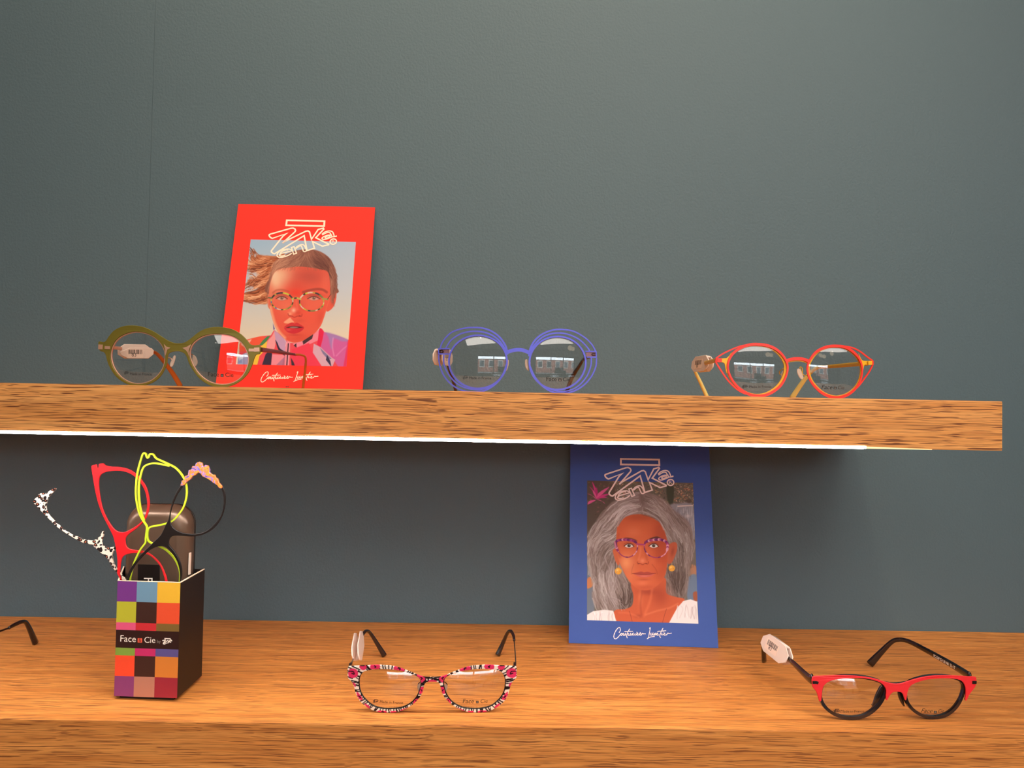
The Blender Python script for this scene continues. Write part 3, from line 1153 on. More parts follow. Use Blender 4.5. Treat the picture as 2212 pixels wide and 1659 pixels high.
    cv.blob(725, 1222, 80, 14, (180, 50, 44), .5)
    # jacket
    Z = cv.poly
    Z([(10, 1600), (40, 1480), (40, 1380), (60, 1300), (180, 1270), (330, 1236), (430, 1226), (470, 1160), (540, 1210), (600, 1275), (670, 1318), (770, 1326), (880, 1284), (960, 1210), (1050, 1140), (1095, 1190), (1250, 1230), (1402, 1290), (1400, 1700), (0, 1700)], (232, 74, 84), 5, 1, False)
    Z([(40, 1370), (60, 1310), (200, 1262), (350, 1238), (300, 1330), (180, 1400), (60, 1430)], (238, 86, 58), 4)
    Z([(60, 1330), (150, 1290), (190, 1280), (120, 1370)], (246, 210, 190), 8, .7)
    Z([(285, 1350), (330, 1290), (385, 1240), (425, 1232), (385, 1290), (330, 1350)], (74, 132, 78), 3, 1, False)
    Z([(300, 1370), (388, 1295), (372, 1400), (290, 1480), (250, 1640), (195, 1640), (235, 1470)], (240, 192, 62), 3, 1, False)
    Z([(365, 1460), (430, 1400), (446, 1460), (428, 1640), (305, 1640)], (58, 42, 62), 3, 1, False)
    Z([(446, 1460), (600, 1470), (580, 1540), (560, 1640), (428, 1640)], (240, 138, 150), 4, 1, False)
    Z([(500, 1590), (560, 1530), (612, 1480), (600, 1640), (480, 1640)], (170, 110, 140), 6, .8, False)
    Z([(15, 1640), (25, 1500), (90, 1455), (145, 1440), (150, 1640)], (140, 146, 186), 6, 1, False)
    Z([(30, 1500), (130, 1440), (140, 1470), (40, 1540)], (206, 206, 220), 8, .8, False)
    Z([(390, 1300), (440, 1240), (478, 1180), (490, 1300), (470, 1400), (430, 1440), (380, 1400)], (240, 150, 150), 6)
    Z([(470, 1165), (530, 1205), (600, 1275), (640, 1320), (632, 1480), (600, 1470), (530, 1370), (490, 1290)], (198, 150, 178), 5, 1, False)
    Z([(486, 1285), (512, 1320), (545, 1390), (622, 1440), (622, 1485), (560, 1452), (520, 1400), (500, 1340)], (52, 40, 60), 3)
    Z([(700, 1330), (820, 1302), (960, 1212), (1046, 1140), (1010, 1290), (900, 1340), (750, 1384)], (240, 130, 146), 4, 1, False)
    Z([(820, 1300), (955, 1212), (940, 1268), (832, 1342)], (72, 44, 50), 3, 1, False)
    Z([(712, 1350), (745, 1324), (748, 1384)], (66, 42, 50), 3, 1, False)
    Z([(690, 1400), (900, 1320), (960, 1440), (1070, 1640), (750, 1640), (680, 1500)], (236, 58, 80), 8, 1, False)
    Z([(1034, 1140), (1085, 1185), (1066, 1280), (1044, 1370), (1004, 1352), (1014, 1260)], (226, 34, 72), 4)
    Z([(1085, 1185), (1250, 1230), (1402, 1292), (1400, 1640), (1280, 1640), (1200, 1520), (1044, 1372), (1070, 1280)], (206, 92, 150), 6, 1, False)
    Z([(1110, 1190), (1250, 1226), (1402, 1290), (1310, 1300), (1210, 1270), (1180, 1400), (1140, 1250)], (162, 126, 178), 16, .85)
    cv.stroke([(1200, 1260), (1190, 1360), (1210, 1480)], 12, (232, 150, 190), .7, 8)
    cv.stroke([(1400, 1340), (1330, 1390), (1240, 1480)], 14, (230, 140, 190), .6, 8)
    cv.stroke([(1398, 1300), (1380, 1400), (1340, 1640)], 36, (224, 50, 92), .9, 6)
    Z([(960, 1330), (1044, 1372), (1180, 1500), (1224, 1530), (1180, 1640), (1080, 1640), (948, 1440)], (214, 164, 178), 5, 1, False)
    Z([(1036, 1380), (1180, 1515), (1140, 1530), (1070, 1450)], (120, 110, 146), 5, .9, False)
    Z([(1124, 1466), (1165, 1545), (1180, 1620), (1110, 1530)], (58, 50, 76), 3, 1, False)
    Z([(676, 1500), (712, 1560), (740, 1640), (690, 1640)], (62, 44, 56), 3, 1, False)
    cv.stroke([(640, 1330), (625, 1640)], 58, (238, 140, 152), 1, 3, False)
    cv.stroke([(646, 1330), (624, 1640)], 13, (44, 26, 36), 1, 3, False)
    cv.stroke([(600, 1280), (620, 1320), (610, 1360)], 6, (240, 190, 180), .8, 3)
    cv.poly([(456, 1080), (480, 1150), (462, 1160)], (86, 60, 130), 4, .9, False)
    # eyeglasses of many colours
    pal = [(58, 60, 46), (206, 192, 64), (88, 100, 168), (118, 128, 70), (226, 190, 170), (62, 56, 60), (190, 150, 60)]
    for cx, cy, rx, ry, ro in ((568, 806, 134, 104, .04), (934, 812, 150, 114, .04)):
        cv.blob(cx, cy, rx, ry, (236, 150, 118), .16, .8)
        E = ell(cx, cy, rx, ry, 60, ro)
        cv.stroke(E + E[:1], 14, (128, 124, 76), 1, 3, False)
        for k in range(0, 60, 2):
            j = (k + 3) % 60
            seg = [E[k], E[(k + 1) % 60], E[(k + 2) % 60]]
            up_ = E[k][1] < cy - ry * .35
            cv.stroke(seg, 19 if up_ else 13, pal[rng.randrange(7)], .95, 3, False)
    cv.stroke([(696, 778), (740, 764), (796, 780)], 20, (196, 178, 84), 1, 3)
    cv.stroke([(724, 768), (742, 766)], 18, (70, 62, 56), 1, 3)
    cv.stroke([(400, 762), (440, 766)], 18, (112, 104, 74), 1, 3)
    cv.stroke([(1070, 772), (1132, 782)], 22, (160, 150, 80), 1, 3)
    cv.stroke([(1130, 780), (1170, 722)], 7, (70, 46, 40), 1, 3)


def portrait_blue(cv):
    rng = random.Random(11)
    X, Y = cv.X, cv.Y
    cv.C[:] = (112, 96, 82)
    # garden behind
    for _ in range(420):
        x, y = rng.uniform(300, 1240), rng.uniform(40, 330)
        c = rng.choice([(126, 122, 82), (150, 138, 84), (96, 84, 66), (206, 140, 100), (84, 92, 62), (222, 168, 140), (70, 66, 56), (212, 110, 80), (140, 128, 100)])
        cv.blob(x, y, rng.uniform(6, 26), rng.uniform(5, 14), c, .6, .3, rng.uniform(-1, 1))
    for _ in range(100):
        x, y = rng.uniform(1010, 1240), rng.uniform(90, 320)
        cv.blob(x, y, rng.uniform(4, 14), rng.uniform(4, 9), rng.choice([(236, 180, 150), (226, 150, 110), (90, 80, 62), (150, 140, 120)]), .8, .3, rng.uniform(-1, 1))
    cv.poly([(935, 110), (1010, 100), (1010, 260), (980, 320), (940, 250)], (74, 72, 56), 10)
    cv.poly([(970, 320), (1060, 300), (1230, 320), (1245, 700), (1100, 560), (1000, 420)], (150, 138, 138), 16)
    for _ in range(90):
        x, y = rng.uniform(970, 1240), rng.uniform(310, 620)
        cv.stroke([(x, y), (x + rng.uniform(-10, 10), y + rng.uniform(30, 110))], rng.uniform(4, 12), rng.choice([(186, 176, 178), (110, 98, 96), (212, 196, 190), (142, 134, 140)]), .5, 4)
    cv.stroke([(1060, 330), (1130, 325), (1225, 322)], 12, (240, 206, 186), .9, 4)
    cv.blob(1185, 270, 44, 34, (96, 78, 66), .9, .5)
    cv.blob(1170, 440, 40, 26, (232, 206, 194), .6)
    cv.poly([(35, 50), (300, 60), (360, 150), (330, 300), (200, 430), (60, 620), (40, 600)], (96, 78, 66), 20)
    for _ in range(60):
        x, y = rng.uniform(40, 330), rng.uniform(60, 440)
        cv.blob(x, y, rng.uniform(8, 24), rng.uniform(6, 14), rng.choice([(76, 62, 54), (120, 104, 74), (140, 92, 84), (92, 88, 60)]), .6, .3, rng.uniform(-1, 1))
    for a, b in (((150, 240), (70, 110)), ((150, 240), (100, 55)), ((160, 240), (150, 120)), ((150, 250), (230, 150)), ((160, 240), (290, 115)), ((160, 250), (300, 190)), ((140, 250), (50, 190)), ((140, 260), (50, 310)), ((150, 255), (240, 300)), ((150, 250), (110, 150)), ((150, 240), (270, 230))):
        mx_ = ((a[0] + b[0]) / 2 + rng.uniform(-12, 12), (a[1] + b[1]) / 2 - 8)
        cv.poly([a, (mx_[0] - 15, mx_[1] - 8), b, (mx_[0] + 15, mx_[1] + 10)], rng.choice([(212, 62, 122), (226, 92, 140), (186, 48, 104)]), 5)
    # sides of the chair and jeans-blue cushions
    cv.poly([(40, 920), (110, 900), (120, 1560), (40, 1560)], (112, 112, 118), 14)
    cv.poly([(42, 1150), (80, 1120), (110, 1160), (108, 1220), (60, 1250), (42, 1240)], (196, 118, 74), 8)
    cv.poly([(1180, 990), (1260, 1000), (1262, 1100), (1190, 1120)], (176, 116, 84), 10)
    cv.poly([(1170, 1140), (1268, 1110), (1275, 1400), (1170, 1380)], (110, 116, 130), 12)
    cv.poly([(1230, 1300), (1275, 1290), (1275, 1390), (1240, 1390)], (160, 84, 58), 8)
    # hair
    hair = [(640, 165), (760, 190), (880, 235), (960, 310), (1020, 380), (1110, 440), (1190, 520), (1228, 640), (1232, 780), (1236, 900), (1190, 1000), (1180, 1100), (1170, 1240), (1110, 1350), (1000, 1330), (900, 1310), (700, 1200), (580, 1300), (560, 1400), (500, 1480), (380, 1500), (230, 1490), (130, 1420), (95, 1330), (110, 1200), (70, 1050), (50, 900), (48, 740), (70, 620), (130, 520), (190, 440), (260, 350), (330, 280), (430, 250), (540, 200)]
    cv.poly(hair, (142, 116, 106), 16)
    li = [(196, 168, 160), (176, 150, 142), (160, 134, 126), (212, 186, 176), (140, 112, 102)]
    dk_ = [(104, 78, 66), (124, 98, 86), (90, 66, 56), (150, 124, 114)]
    cv.blob(480, 1330, 110, 160, (92, 66, 54), .7)
    cv.blob(1060, 1060, 90, 220, (84, 60, 48), .8)
    cv.blob(1000, 500, 110, 100, (118, 92, 80), .6)
    cv.blob(250, 860, 60, 60, (104, 80, 70), .6)
    def lum(x, y, r):
        g_ = lambda cx, cy, q: math.exp(-((x - cx) ** 2 + (y - cy) ** 2) / (q * q))
        v = .50 + .38 * g_(470, 350, 220) + .25 * g_(150, 650, 160) + .22 * g_(800, 400, 130) + .2 * g_(1010, 560, 70) + .15 * g_(180, 1150, 160) \
            - .5 * g_(490, 1300, 140) - .5 * g_(1040, 1080, 170) - .35 * g_(250, 850, 90) - .3 * g_(980, 450, 60) - .3 * g_(655, 260, 50) - .2 * g_(1000, 760, 110)
        v += .20 * math.sin(x * .031 + y * .013) * math.sin(y * .017 - x * .021) + r.uniform(-.24, .24)
        v = min(max(v, 0), 1)
        a_, b_, c_ = (72, 52, 44), (146, 120, 108), (222, 200, 190)
        p, q, f = (a_, b_, v * 2) if v < .5 else (b_, c_, v * 2 - 1)
        return tuple(p[k] + (q[k] - p[k]) * f for k in range(3))
    gd = [(600, 230, -1, .1), (480, 260, -1, .35), (360, 330, -.8, .7), (250, 450, -.7, .8), (150, 570, -.5, .9), (90, 700, -.2, 1), (560, 360, -1, .1), (430, 430, -.6, .9), (370, 560, -.4, .9), (260, 640, -1, .25),
          (130, 680, -.7, .7), (60, 850, .1, 1), (200, 820, -.5, .8), (310, 760, -.8, .5), (130, 1000, .15, 1), (250, 1000, -.3, 1), (330, 1000, -.1, 1), (150, 1200, .1, 1), (300, 1200, .3, 1), (420, 1150, .5, .9),
          (500, 1250, .2, 1), (200, 1400, .4, .9), (350, 1400, .4, .9), (520, 1400, -.3, 1), (720, 230, .9, .3), (850, 300, .8, .6), (960, 400, .6, .8), (1080, 520, .6, .8), (1180, 650, .3, 1), (1220, 850, -.1, 1),
          (760, 400, .9, .4), (880, 470, .6, .8), (960, 600, .5, .9), (1050, 700, .5, .9), (1120, 850, .1, 1), (1150, 1050, -.1, 1), (1080, 1100, 0, 1), (980, 1150, .3, 1), (1050, 1300, .3, .9), (1130, 1250, -.3, 1)]
    cv.flow(rng, hair, gd, 2300, (80, 260), lum, (4, 11), (.3, .75))
    cv.stroke([(940, 420), (980, 500), (1010, 580), (1070, 640)], 26, (196, 166, 158), .5, 14)
    cv.stroke([(440, 330), (540, 310), (590, 380)], 30, (206, 178, 172), .4, 16)
    cv.stroke([(650, 210), (660, 300)], 40, (110, 84, 74), .5, 16)
    # ears and neck
    cv.poly([(332, 820), (338, 870), (368, 965), (402, 985), (400, 860), (370, 800)], (206, 98, 62), 6)
    cv.poly([(935, 800), (985, 740), (1040, 738), (1052, 800), (1030, 880), (990, 960), (945, 965)], (190, 88, 58), 6)
    cv.blob(1000, 840, 22, 60, (140, 58, 40), .6, 0, .2)
    neck = [(540, 1180), (560, 1330), (545, 1440), (470, 1480), (350, 1500), (370, 1640), (960, 1640), (1040, 1490), (1135, 1378), (1060, 1350), (980, 1330), (925, 1290), (915, 1130), (740, 1200)]
    cv.poly(neck, (200, 88, 54), 6)
    cv.blob(860, 1330, 110, 130, (166, 66, 42), .8)
    cv.blob(730, 1290, 120, 40, (158, 62, 42), .8)
    cv.blob(640, 1360, 30, 110, (228, 116, 74), .6)
    cv.stroke([(770, 1260), (745, 1400), (680, 1560)], 22, (226, 112, 72), .5, 14)
    cv.stroke([(660, 1280), (640, 1420), (650, 1540)], 16, (160, 62, 40), .5, 12)
    cv.blob(620, 1560, 50, 24, (150, 58, 38), .5)
    cv.stroke([(700, 1545), (830, 1500), (960, 1470), (1060, 1420)], 16, (228, 120, 80), .5, 10)
    cv.stroke([(400, 1520), (520, 1530), (620, 1570)], 14, (222, 110, 72), .5, 10)
    # face
    face = [(372, 640), (384, 540), (432, 460), (520, 428), (640, 420), (760, 446), (850, 500), (900, 590), (935, 700), (948, 800), (946, 900), (934, 1020), (912, 1110), (850, 1200), (760, 1256), (680, 1268), (590, 1240), (510, 1165), (440, 1040), (395, 930), (366, 800)]
    cv.poly(face, (214, 98, 60), 8)
    keep = cv.C.copy()
    cv.blob(880, 780, 110, 420, (168, 62, 38), .75)
    cv.blob(640, 450, 220, 60, (182, 80, 50), .7)
    cv.blob(430, 1080, 40, 120, (176, 74, 46), .5)
    cv.blob(560, 600, 120, 80, (220, 104, 64), .6)
    cv.blob(480, 960, 90, 110, (240, 146, 96), .9)
    cv.blob(780, 950, 60, 60, (222, 104, 66), .6)
    cv.blob(560, 620, 90, 60, (226, 118, 76), .6)
    cv.blob(520, 1100, 80, 90, (226, 120, 76), .6)
    cv.blob(880, 950, 80, 200, (190, 78, 46), .7)
    cv.blob(830, 1000, 90, 80, (216, 96, 58), .5)
    cv.blob(870, 620, 70, 120, (190, 84, 54), .6)
    cv.blob(700, 1240, 150, 40, (188, 78, 50), .6)
    cv.blob(660, 1190, 70, 34, (228, 116, 76), .6)
    cv.stroke([(395, 640), (385, 760), (410, 900)], 20, (176, 78, 50), .4, 14)
    tmp = Canvas(cv.X, cv.Y, (0, 0, 0))
    tmp.poly(face, (255, 255, 255), 8)
    a = tmp.C[..., :1] / 255
    cv.C = keep * (1 - a) + cv.C * a
    # hairline over the forehead
    cv.strands(rng, [(620, 330), (520, 380), (430, 450), (390, 540)], [(640, 420), (540, 428), (450, 462), (380, 560)], 50, li, (3, 8), (.3, .7), 8)
    cv.strands(rng, [(660, 340), (780, 400), (870, 480), (930, 590)], [(660, 420), (760, 448), (850, 500), (900, 600)], 50, li[1:] + dk_, (3, 8), (.3, .7), 8)
    # brows and eyes
    cv.poly([(415, 704), (470, 682), (550, 690), (606, 716), (560, 708), (480, 704)], (98, 62, 48), 5, .85)
    cv.poly([(690, 722), (760, 684), (830, 668), (882, 698), (830, 694), (760, 704)], (84, 50, 40), 5, .9)
    cv.blob(510, 765, 80, 34, (178, 78, 52), .5)
    cv.blob(790, 765, 80, 34, (172, 72, 48), .5)
    for x in (512, 788):
        cv.poly([(x - 46, 774), (x - 12, 754), (x + 26, 758), (x + 48, 780), (x + 12, 794), (x - 24, 792)], (226, 204, 190), 4)
        cv.blob(x, 772, 23, 21, (66, 46, 38), .98, .6)
        cv.blob(x + 5, 766, 5, 4, (240, 230, 220), .9, .3)
        cv.stroke([(x - 54, 776), (x - 14, 750), (x + 28, 754), (x + 54, 782)], 8, (56, 30, 26), .9, 4)
        cv.stroke([(x - 56, 752), (x, 730), (x + 58, 760)], 5, (150, 62, 42), .6, 4)
        cv.stroke([(x - 36, 792), (x, 802), (x + 44, 788)], 4, (140, 56, 40), .5, 4)
    # nose
    cv.stroke([(640, 790), (636, 860), (618, 930)], 14, (236, 134, 92), .5, 12)
    cv.stroke([(688, 800), (700, 870), (716, 930)], 18, (184, 76, 48), .5, 12)
    cv.blob(662, 940, 34, 30, (238, 138, 100), .7)
    cv.stroke([(606, 955), (612, 975), (640, 972), (664, 984), (690, 972), (722, 976), (730, 952)], 8, (150, 52, 36), .7, 5)
    cv.blob(622, 970, 12, 7, (110, 34, 28), .8, .2)
    cv.blob(704, 970, 12, 7, (104, 32, 26), .8, .2)
    # mouth
    cv.poly([(552, 1084), (610, 1070), (650, 1062), (680, 1070), (720, 1064), (760, 1074), (808, 1080), (740, 1092), (680, 1094), (620, 1092)], (178, 70, 56), 4)
    cv.poly([(566, 1088), (620, 1092), (680, 1095), (740, 1092), (800, 1082), (760, 1112), (690, 1128), (630, 1120)], (206, 92, 76), 5)
    cv.stroke([(548, 1084), (620, 1091), (680, 1095), (740, 1092), (812, 1080)], 5, (124, 40, 34), .9, 3)
    cv.blob(680, 1112, 50, 8, (232, 132, 110), .5)
    cv.blob(680, 1150, 70, 14, (178, 72, 48), .5)
    cv.stroke([(565, 980), (545, 1040), (540, 1090)], 7, (176, 76, 50), .45, 6)
    cv.stroke([(770, 980), (815, 1040), (830, 1090)], 7, (160, 62, 40), .45, 6)
    # earrings
    for x, y, r in ((391, 1056, 37), (991, 1024, 34)):
        cv.stroke([(x, y - 60), (x, y - 30)], 7, (200, 150, 100), .9, 3)
        cv.blob(x, y, r + 4, r + 4, (232, 150, 52), 1, .85)
        cv.blob(x - 8, y - 8, r * .6, r * .5, (252, 206, 110), .8)
        cv.stroke([(x - 20, y + 14), (x + 4, y - 4), (x + 22, y + 8)], 5, (196, 104, 36), .6, 4)
    # white blouse
    for P in ([(42, 1545), (110, 1505), (230, 1488), (335, 1500), (352, 1560), (378, 1640), (40, 1640)],
              [(955, 1645), (1000, 1560), (1050, 1470), (1120, 1390), (1200, 1372), (1276, 1398), (1290, 1650)]):
        cv.poly(P, (232, 208, 196), 5, 1, False)
    for _ in range(26):
        x = rng.choice((rng.uniform(70, 350), rng.uniform(1040, 1270)))
        y = 1510 if x < 500 else 1420 + abs(1150 - x) * .2
        cv.stroke([(x, y + rng.uniform(0, 30)), (x + rng.uniform(-20, 20), y + 60), (x + rng.uniform(-30, 30), y + 150)], rng.uniform(5, 12), rng.choice([(206, 174, 164), (246, 230, 220), (190, 158, 150)]), .55, 5)
    cv.stroke([(516, 1505), (532, 1560), (552, 1640)], 4, (120, 46, 34), .8, 3)
    cv.stroke([(932, 1480), (912, 1540), (885, 1640)], 4, (120, 46, 34), .8, 3)
    # plum glasses
    L = spline([(372, 722), (440, 704), (540, 712), (598, 744), (604, 810), (572, 868), (508, 900), (440, 886), (392, 836), (366, 770)], True, 5)
    R = spline([(682, 768), (706, 728), (790, 706), (880, 706), (938, 742), (938, 820), (902, 876), (826, 905), (744, 884), (694, 830)], True, 5)
    for E, up_y in ((L, 735), (R, 735)):
        cv.stroke(E + E[:1], 10, (156, 52, 98), 1, 3, False)
        for k in range(0, len(E) - 2):
            if E[k][1] < up_y or E[k][0] < 385 or E[k][0] > 920 and E[k][1] < 810:
                cv.stroke([E[k], E[k + 1]], 28, rng.choice([(150, 50, 96), (176, 70, 118), (222, 150, 160), (110, 40, 90)]), .95, 3, False)
            elif rng.random() < .4:
                cv.stroke([E[k], E[k + 1]], 12, rng.choice([(110, 40, 90), (222, 150, 160)]), .9, 3, False)
    cv.stroke([(598, 752), (640, 758), (690, 760)], 18, (178, 64, 104), 1, 3)
    cv.stroke([(352, 730), (366, 790)], 18, (196, 110, 130), 1, 3)
    # strands falling in front
    cv.strands(rng, [(330, 760), (240, 860), (300, 1050), (240, 1250), (330, 1450)], [(350, 1100), (400, 1250), (330, 1380), (420, 1420), (480, 1480)], 26, li, (3, 6), (.4, .7), 30)


# logo of the cards: outlines noted on a crop of the blue card
ZLOGO = Zoom(12.29, 1295, 980)
BAR = [(568, 140), (1582, 160), (1588, 306), (568, 286)]
ZK = [(143, 585), (150, 560), (180, 545), (700, 375), (760, 368), (815, 395), (835, 440), (820, 480), (525, 815), (600, 750), (1110, 460), (1170, 448), (1215, 480), (1290, 695), (1440, 405), (1575, 365), (1590, 395), (1400, 650), (1770, 838), (1765, 858), (1605, 900), (1325, 762), (1400, 965), (1205, 1030), (1080, 590), (350, 1125), (310, 1120), (255, 1070), (255, 1035), (520, 600), (618, 520), (245, 672), (215, 665), (165, 625)]
SMALL = [([(505, 1120), (790, 1040), (775, 1005), (690, 985), (560, 1010), (460, 1070), (420, 1140), (430, 1205), (500, 1235), (620, 1215), (740, 1160), (805, 1108)], False, True),
         ([(520, 1150), (500, 1110), (540, 1060), (640, 1010), (700, 1020)], False, True),
         ([(500, 1130), (480, 1170), (530, 1195), (640, 1170)], False, True),
         ([(778, 938), (848, 918), (932, 1112), (858, 1136)], True, False),
         ([(880, 970), (960, 885), (1060, 855), (1125, 895), (1190, 1030), (1118, 1055), (1050, 915), (1000, 895), (900, 975)], False, True),
         ([(1555, 548), (1630, 480), (1740, 448), (1825, 470), (1870, 540), (1900, 610), (1960, 590)], False, True),
         ([(1565, 570), (1680, 500), (1760, 500), (1800, 560), (1850, 620), (1960, 605)], False, True),
         ([(1830, 570), (1720, 575), (1610, 620), (1570, 670), (1620, 702), (1720, 680), (1840, 625)], False, True),
         ([(1790, 590), (1690, 610), (1650, 650), (1700, 660), (1800, 620)], False, True)]
SCRIPT = [[(375, 300), (412, 240), (410, 170), (380, 145), (330, 175), (270, 260), (225, 370), (225, 450), (265, 485), (330, 450), (400, 370), (440, 315)],
          [(460, 315), (425, 350), (440, 382), (475, 350), (462, 315), (480, 325), (520, 312)],
          [(520, 312), (500, 365), (530, 382), (572, 318), (560, 372), (600, 360)],
          [(700, 180), (640, 280), (604, 400), (625, 462)], [(532, 265), (660, 262), (792, 258)],
          [(662, 312), (648, 370), (685, 380), (722, 320), (712, 372), (745, 372)],
          [(745, 372), (790, 312), (800, 325), (780, 368), (825, 368)],
          [(862, 318), (842, 365), (885, 368)], [(900, 280), (912, 292)],
          [(885, 368), (935, 330), (930, 305), (900, 345), (925, 372), (975, 360)],
          [(975, 360), (1020, 318), (1010, 300), (985, 350), (1010, 374), (1040, 368)],
          [(1035, 378), (1070, 318), (1088, 332), (1170, 334)],
          [(1310, 140), (1290, 262), (1250, 450), (1220, 478), (1300, 432), (1440, 410)], [(1310, 140), (1278, 180)],
          [(1335, 300), (1315, 362), (1345, 376), (1388, 312), (1382, 368), (1412, 366)],
          [(1410, 378), (1442, 318), (1432, 368), (1468, 318), (1470, 366), (1500, 350)],
          [(1500, 350), (1535, 322), (1515, 308), (1495, 355), (1530, 374), (1575, 360)],
          [(1690, 160), (1630, 280), (1592, 400), (1620, 452)], [(1515, 262), (1650, 252), (1782, 240)],
          [(1662, 312), (1645, 360), (1690, 362)], [(1690, 280), (1698, 288)],
          [(1690, 362), (1745, 325), (1735, 308), (1710, 350), (1735, 374), (1785, 362)],
          [(1790, 374), (1830, 312), (1850, 322), (1945, 312)]]
ZSCR = Zoom(13.825, 1310, 1345)

SB = Surf((0.068, -0.0634, ZL + 0.0003), (math.cos(-.0557), math.sin(-.0557), 0), (0, 0, 1))
SR = Surf((-0.2932, -0.0600, ZU + 0.0003), (math.cos(.0197), math.sin(.0197), 0), (0, 0, 1))


def lean(s, th):
    n = s.N.copy()
    s.V = (n * math.sin(th) + Vector((0, 0, 1)) * math.cos(th)).normalized()
    s.N = s.V.cross(s.U).normalized()


lean(SB, 0.274)
lean(SR, 0.266)
LOGO_UV = lambda pts: [SB.uv(*ZLOGO(p)) for p in pts]
SCR_UV = [[SB.uv(*ZSCR(p)) for p in s] for s in SCRIPT]


def card(name, label, S, mat, inkmat, dv, photo, painter, zoom, extra=None):
    t = thing(name, label, 'poster card', S.o + S.U * 0.074, None)
    CW, CH, T = 0.148, 0.210, 0.0012
    b = mesh('panel', [S.pt(u, v, w_) for w_ in (0, T) for u, v in ((0, 0), (CW, 0), (CW, CH), (0, CH))],
             [(0, 1, 2, 3), (7, 6, 5, 4), (0, 4, 5, 1), (1, 5, 6, 2), (2, 6, 7, 3), (3, 7, 4, 0)], mat, t)
    b.data.materials.append(M['card_edge'])
    for p in b.data.polygons:
        if p.index == 1:
            p.material_index = 1
    u0, u1, v0, v1 = photo
    nx, ny = 300, 380
    Ug, Vg, X, Y = grid_zoom(S, zoom, u0, u1, v0, v1, nx, ny)
    cv = Canvas(X, Y, (128, 128, 128))
    painter(cv)
    pr = printed('portrait_print', S, Ug, Vg, cv.C, t, density=np.array((.86, .92, .98)) if dv else np.array((1.08, 1.32, 1.5)))
    sh = lambda uvs: [(u, v + dv) for u, v in uvs]
    strokes = [(sh(LOGO_UV(BAR)), .0019, True), (sh(LOGO_UV(ZK)), .0016, True)]
    for pts, closed, smooth in SMALL:
        uv = LOGO_UV(pts)
        uv = spline(uv, closed, 4) if smooth else uv
        strokes.append((sh(uv), .0013, closed))
    strokes.append((sh(LOGO_UV(ell(1885, 765, 86, 80, 28))), .0014, True))
    lg = ribbons('emblem', S, strokes, inkmat, t, 0.00004, -0.00016)
    lg['label'] = 'outlined angular logo with a bar above it'
    a = project(S.pt(*sh(LOGO_UV([(1850, 800)]))[0]))
    c = project(S.pt(*sh(LOGO_UV([(1930, 800)]))[0]))
    text_on('registered_letter', S, 'R', a, c, inkmat, t, -0.00018, 0, squash=.8)
    st_ = []
    for s in SCR_UV:
        q = spline(s, False, 4)
        st_.append((sh(q), [0.00050 + .00042 * abs(math.sin(i * .9)) for i in range(len(q))], False))
    lt = ribbons('script_lettering', S, st_, inkmat, t, 0.00004, -0.00016)
    lt['label'] = 'handwritten words Couturier Lunetier'
    if extra:
        extra(S, t)
    return t


def red_extra(S, t):
    a, b = (617, 836.4), (623.6, 836.6)
    text_on('small_print', S, 'and', a, b, M['dark_ink'], t, -0.00016, bold=0.02)


card('poster_card', 'red poster card, woman with wind-blown hair, leaning on the wall above the upper shelf', SR, M['red_card'], M['cream_ink'], 0.0030,
     (0.0178, 0.1300, 0.0268, 0.1677), portrait_red, Zoom(5.7214, 510, 510), red_extra)
card('poster_card', 'blue poster card of a grey-haired woman leaning on the wall under the upper shelf', SB, M['blue_card'], M['pink_ink'], 0.0,
     (0.0181, 0.1294, 0.0225, 0.1644), portrait_blue, Zoom(5.1846, 1260, 1030))

# ------------------------------------------------------------------ eyewear builders


def seat(uvs_list, v0, target, vmin=None):
    """Let the lowest rim point reach the shelf: stretch everything below v0."""
    vmin = min(v for l in uvs_list for _, v in l) if vmin is None else vmin
    k = (v0 - target) / (v0 - vmin)
    return [[(u, v if v > v0 else v0 + (v - v0) * k) for u, v in l] for l in uvs_list], k


def lens(surf, loop, parent, sag=0.0022, w=0.0006, name='lens'):
    n = len(loop)
    cx, cy = sum(p[0] for p in loop) / n, sum(p[1] for p in loop) / n
    if not hasattr(surf, 'lenses'):
        surf.lenses = []
    surf.lenses.append((cx, cy, (max(p[0] for p in loop) - min(p[0] for p in loop)) / 2, (max(p[1] for p in loop) - min(p[1] for p in loop)) / 2, w, sag))
    V, Fc = [], []
    R = 9
    for side in (0, 1):
        b = len(V)
        for r in range(R, -1, -1):
            t = r / R
            off = w - sag * (1 - t * t) + side * 0.0012
            if r == 0:
                V.append(surf.pt(cx, cy, off))
            else:
                for p in loop:
                    V.append(surf.pt(cx + (p[0] - cx) * t, cy + (p[1] - cy) * t, off))
        for r in range(R - 1):
            for i in range(n):
                j = (i + 1) % n
                q = (b + r * n + i, b + r * n + j, b + (r + 1) * n + j, b + (r + 1) * n + i)
                Fc.append(q if side else q[::-1])
        for i in range(n):
            q = (b + (R - 1) * n + i, b + (R - 1) * n + (i + 1) % n, b + R * n)
            Fc.append(q if side else q[::-1])
    return mesh(name, V, Fc, M['lens'], parent, True)


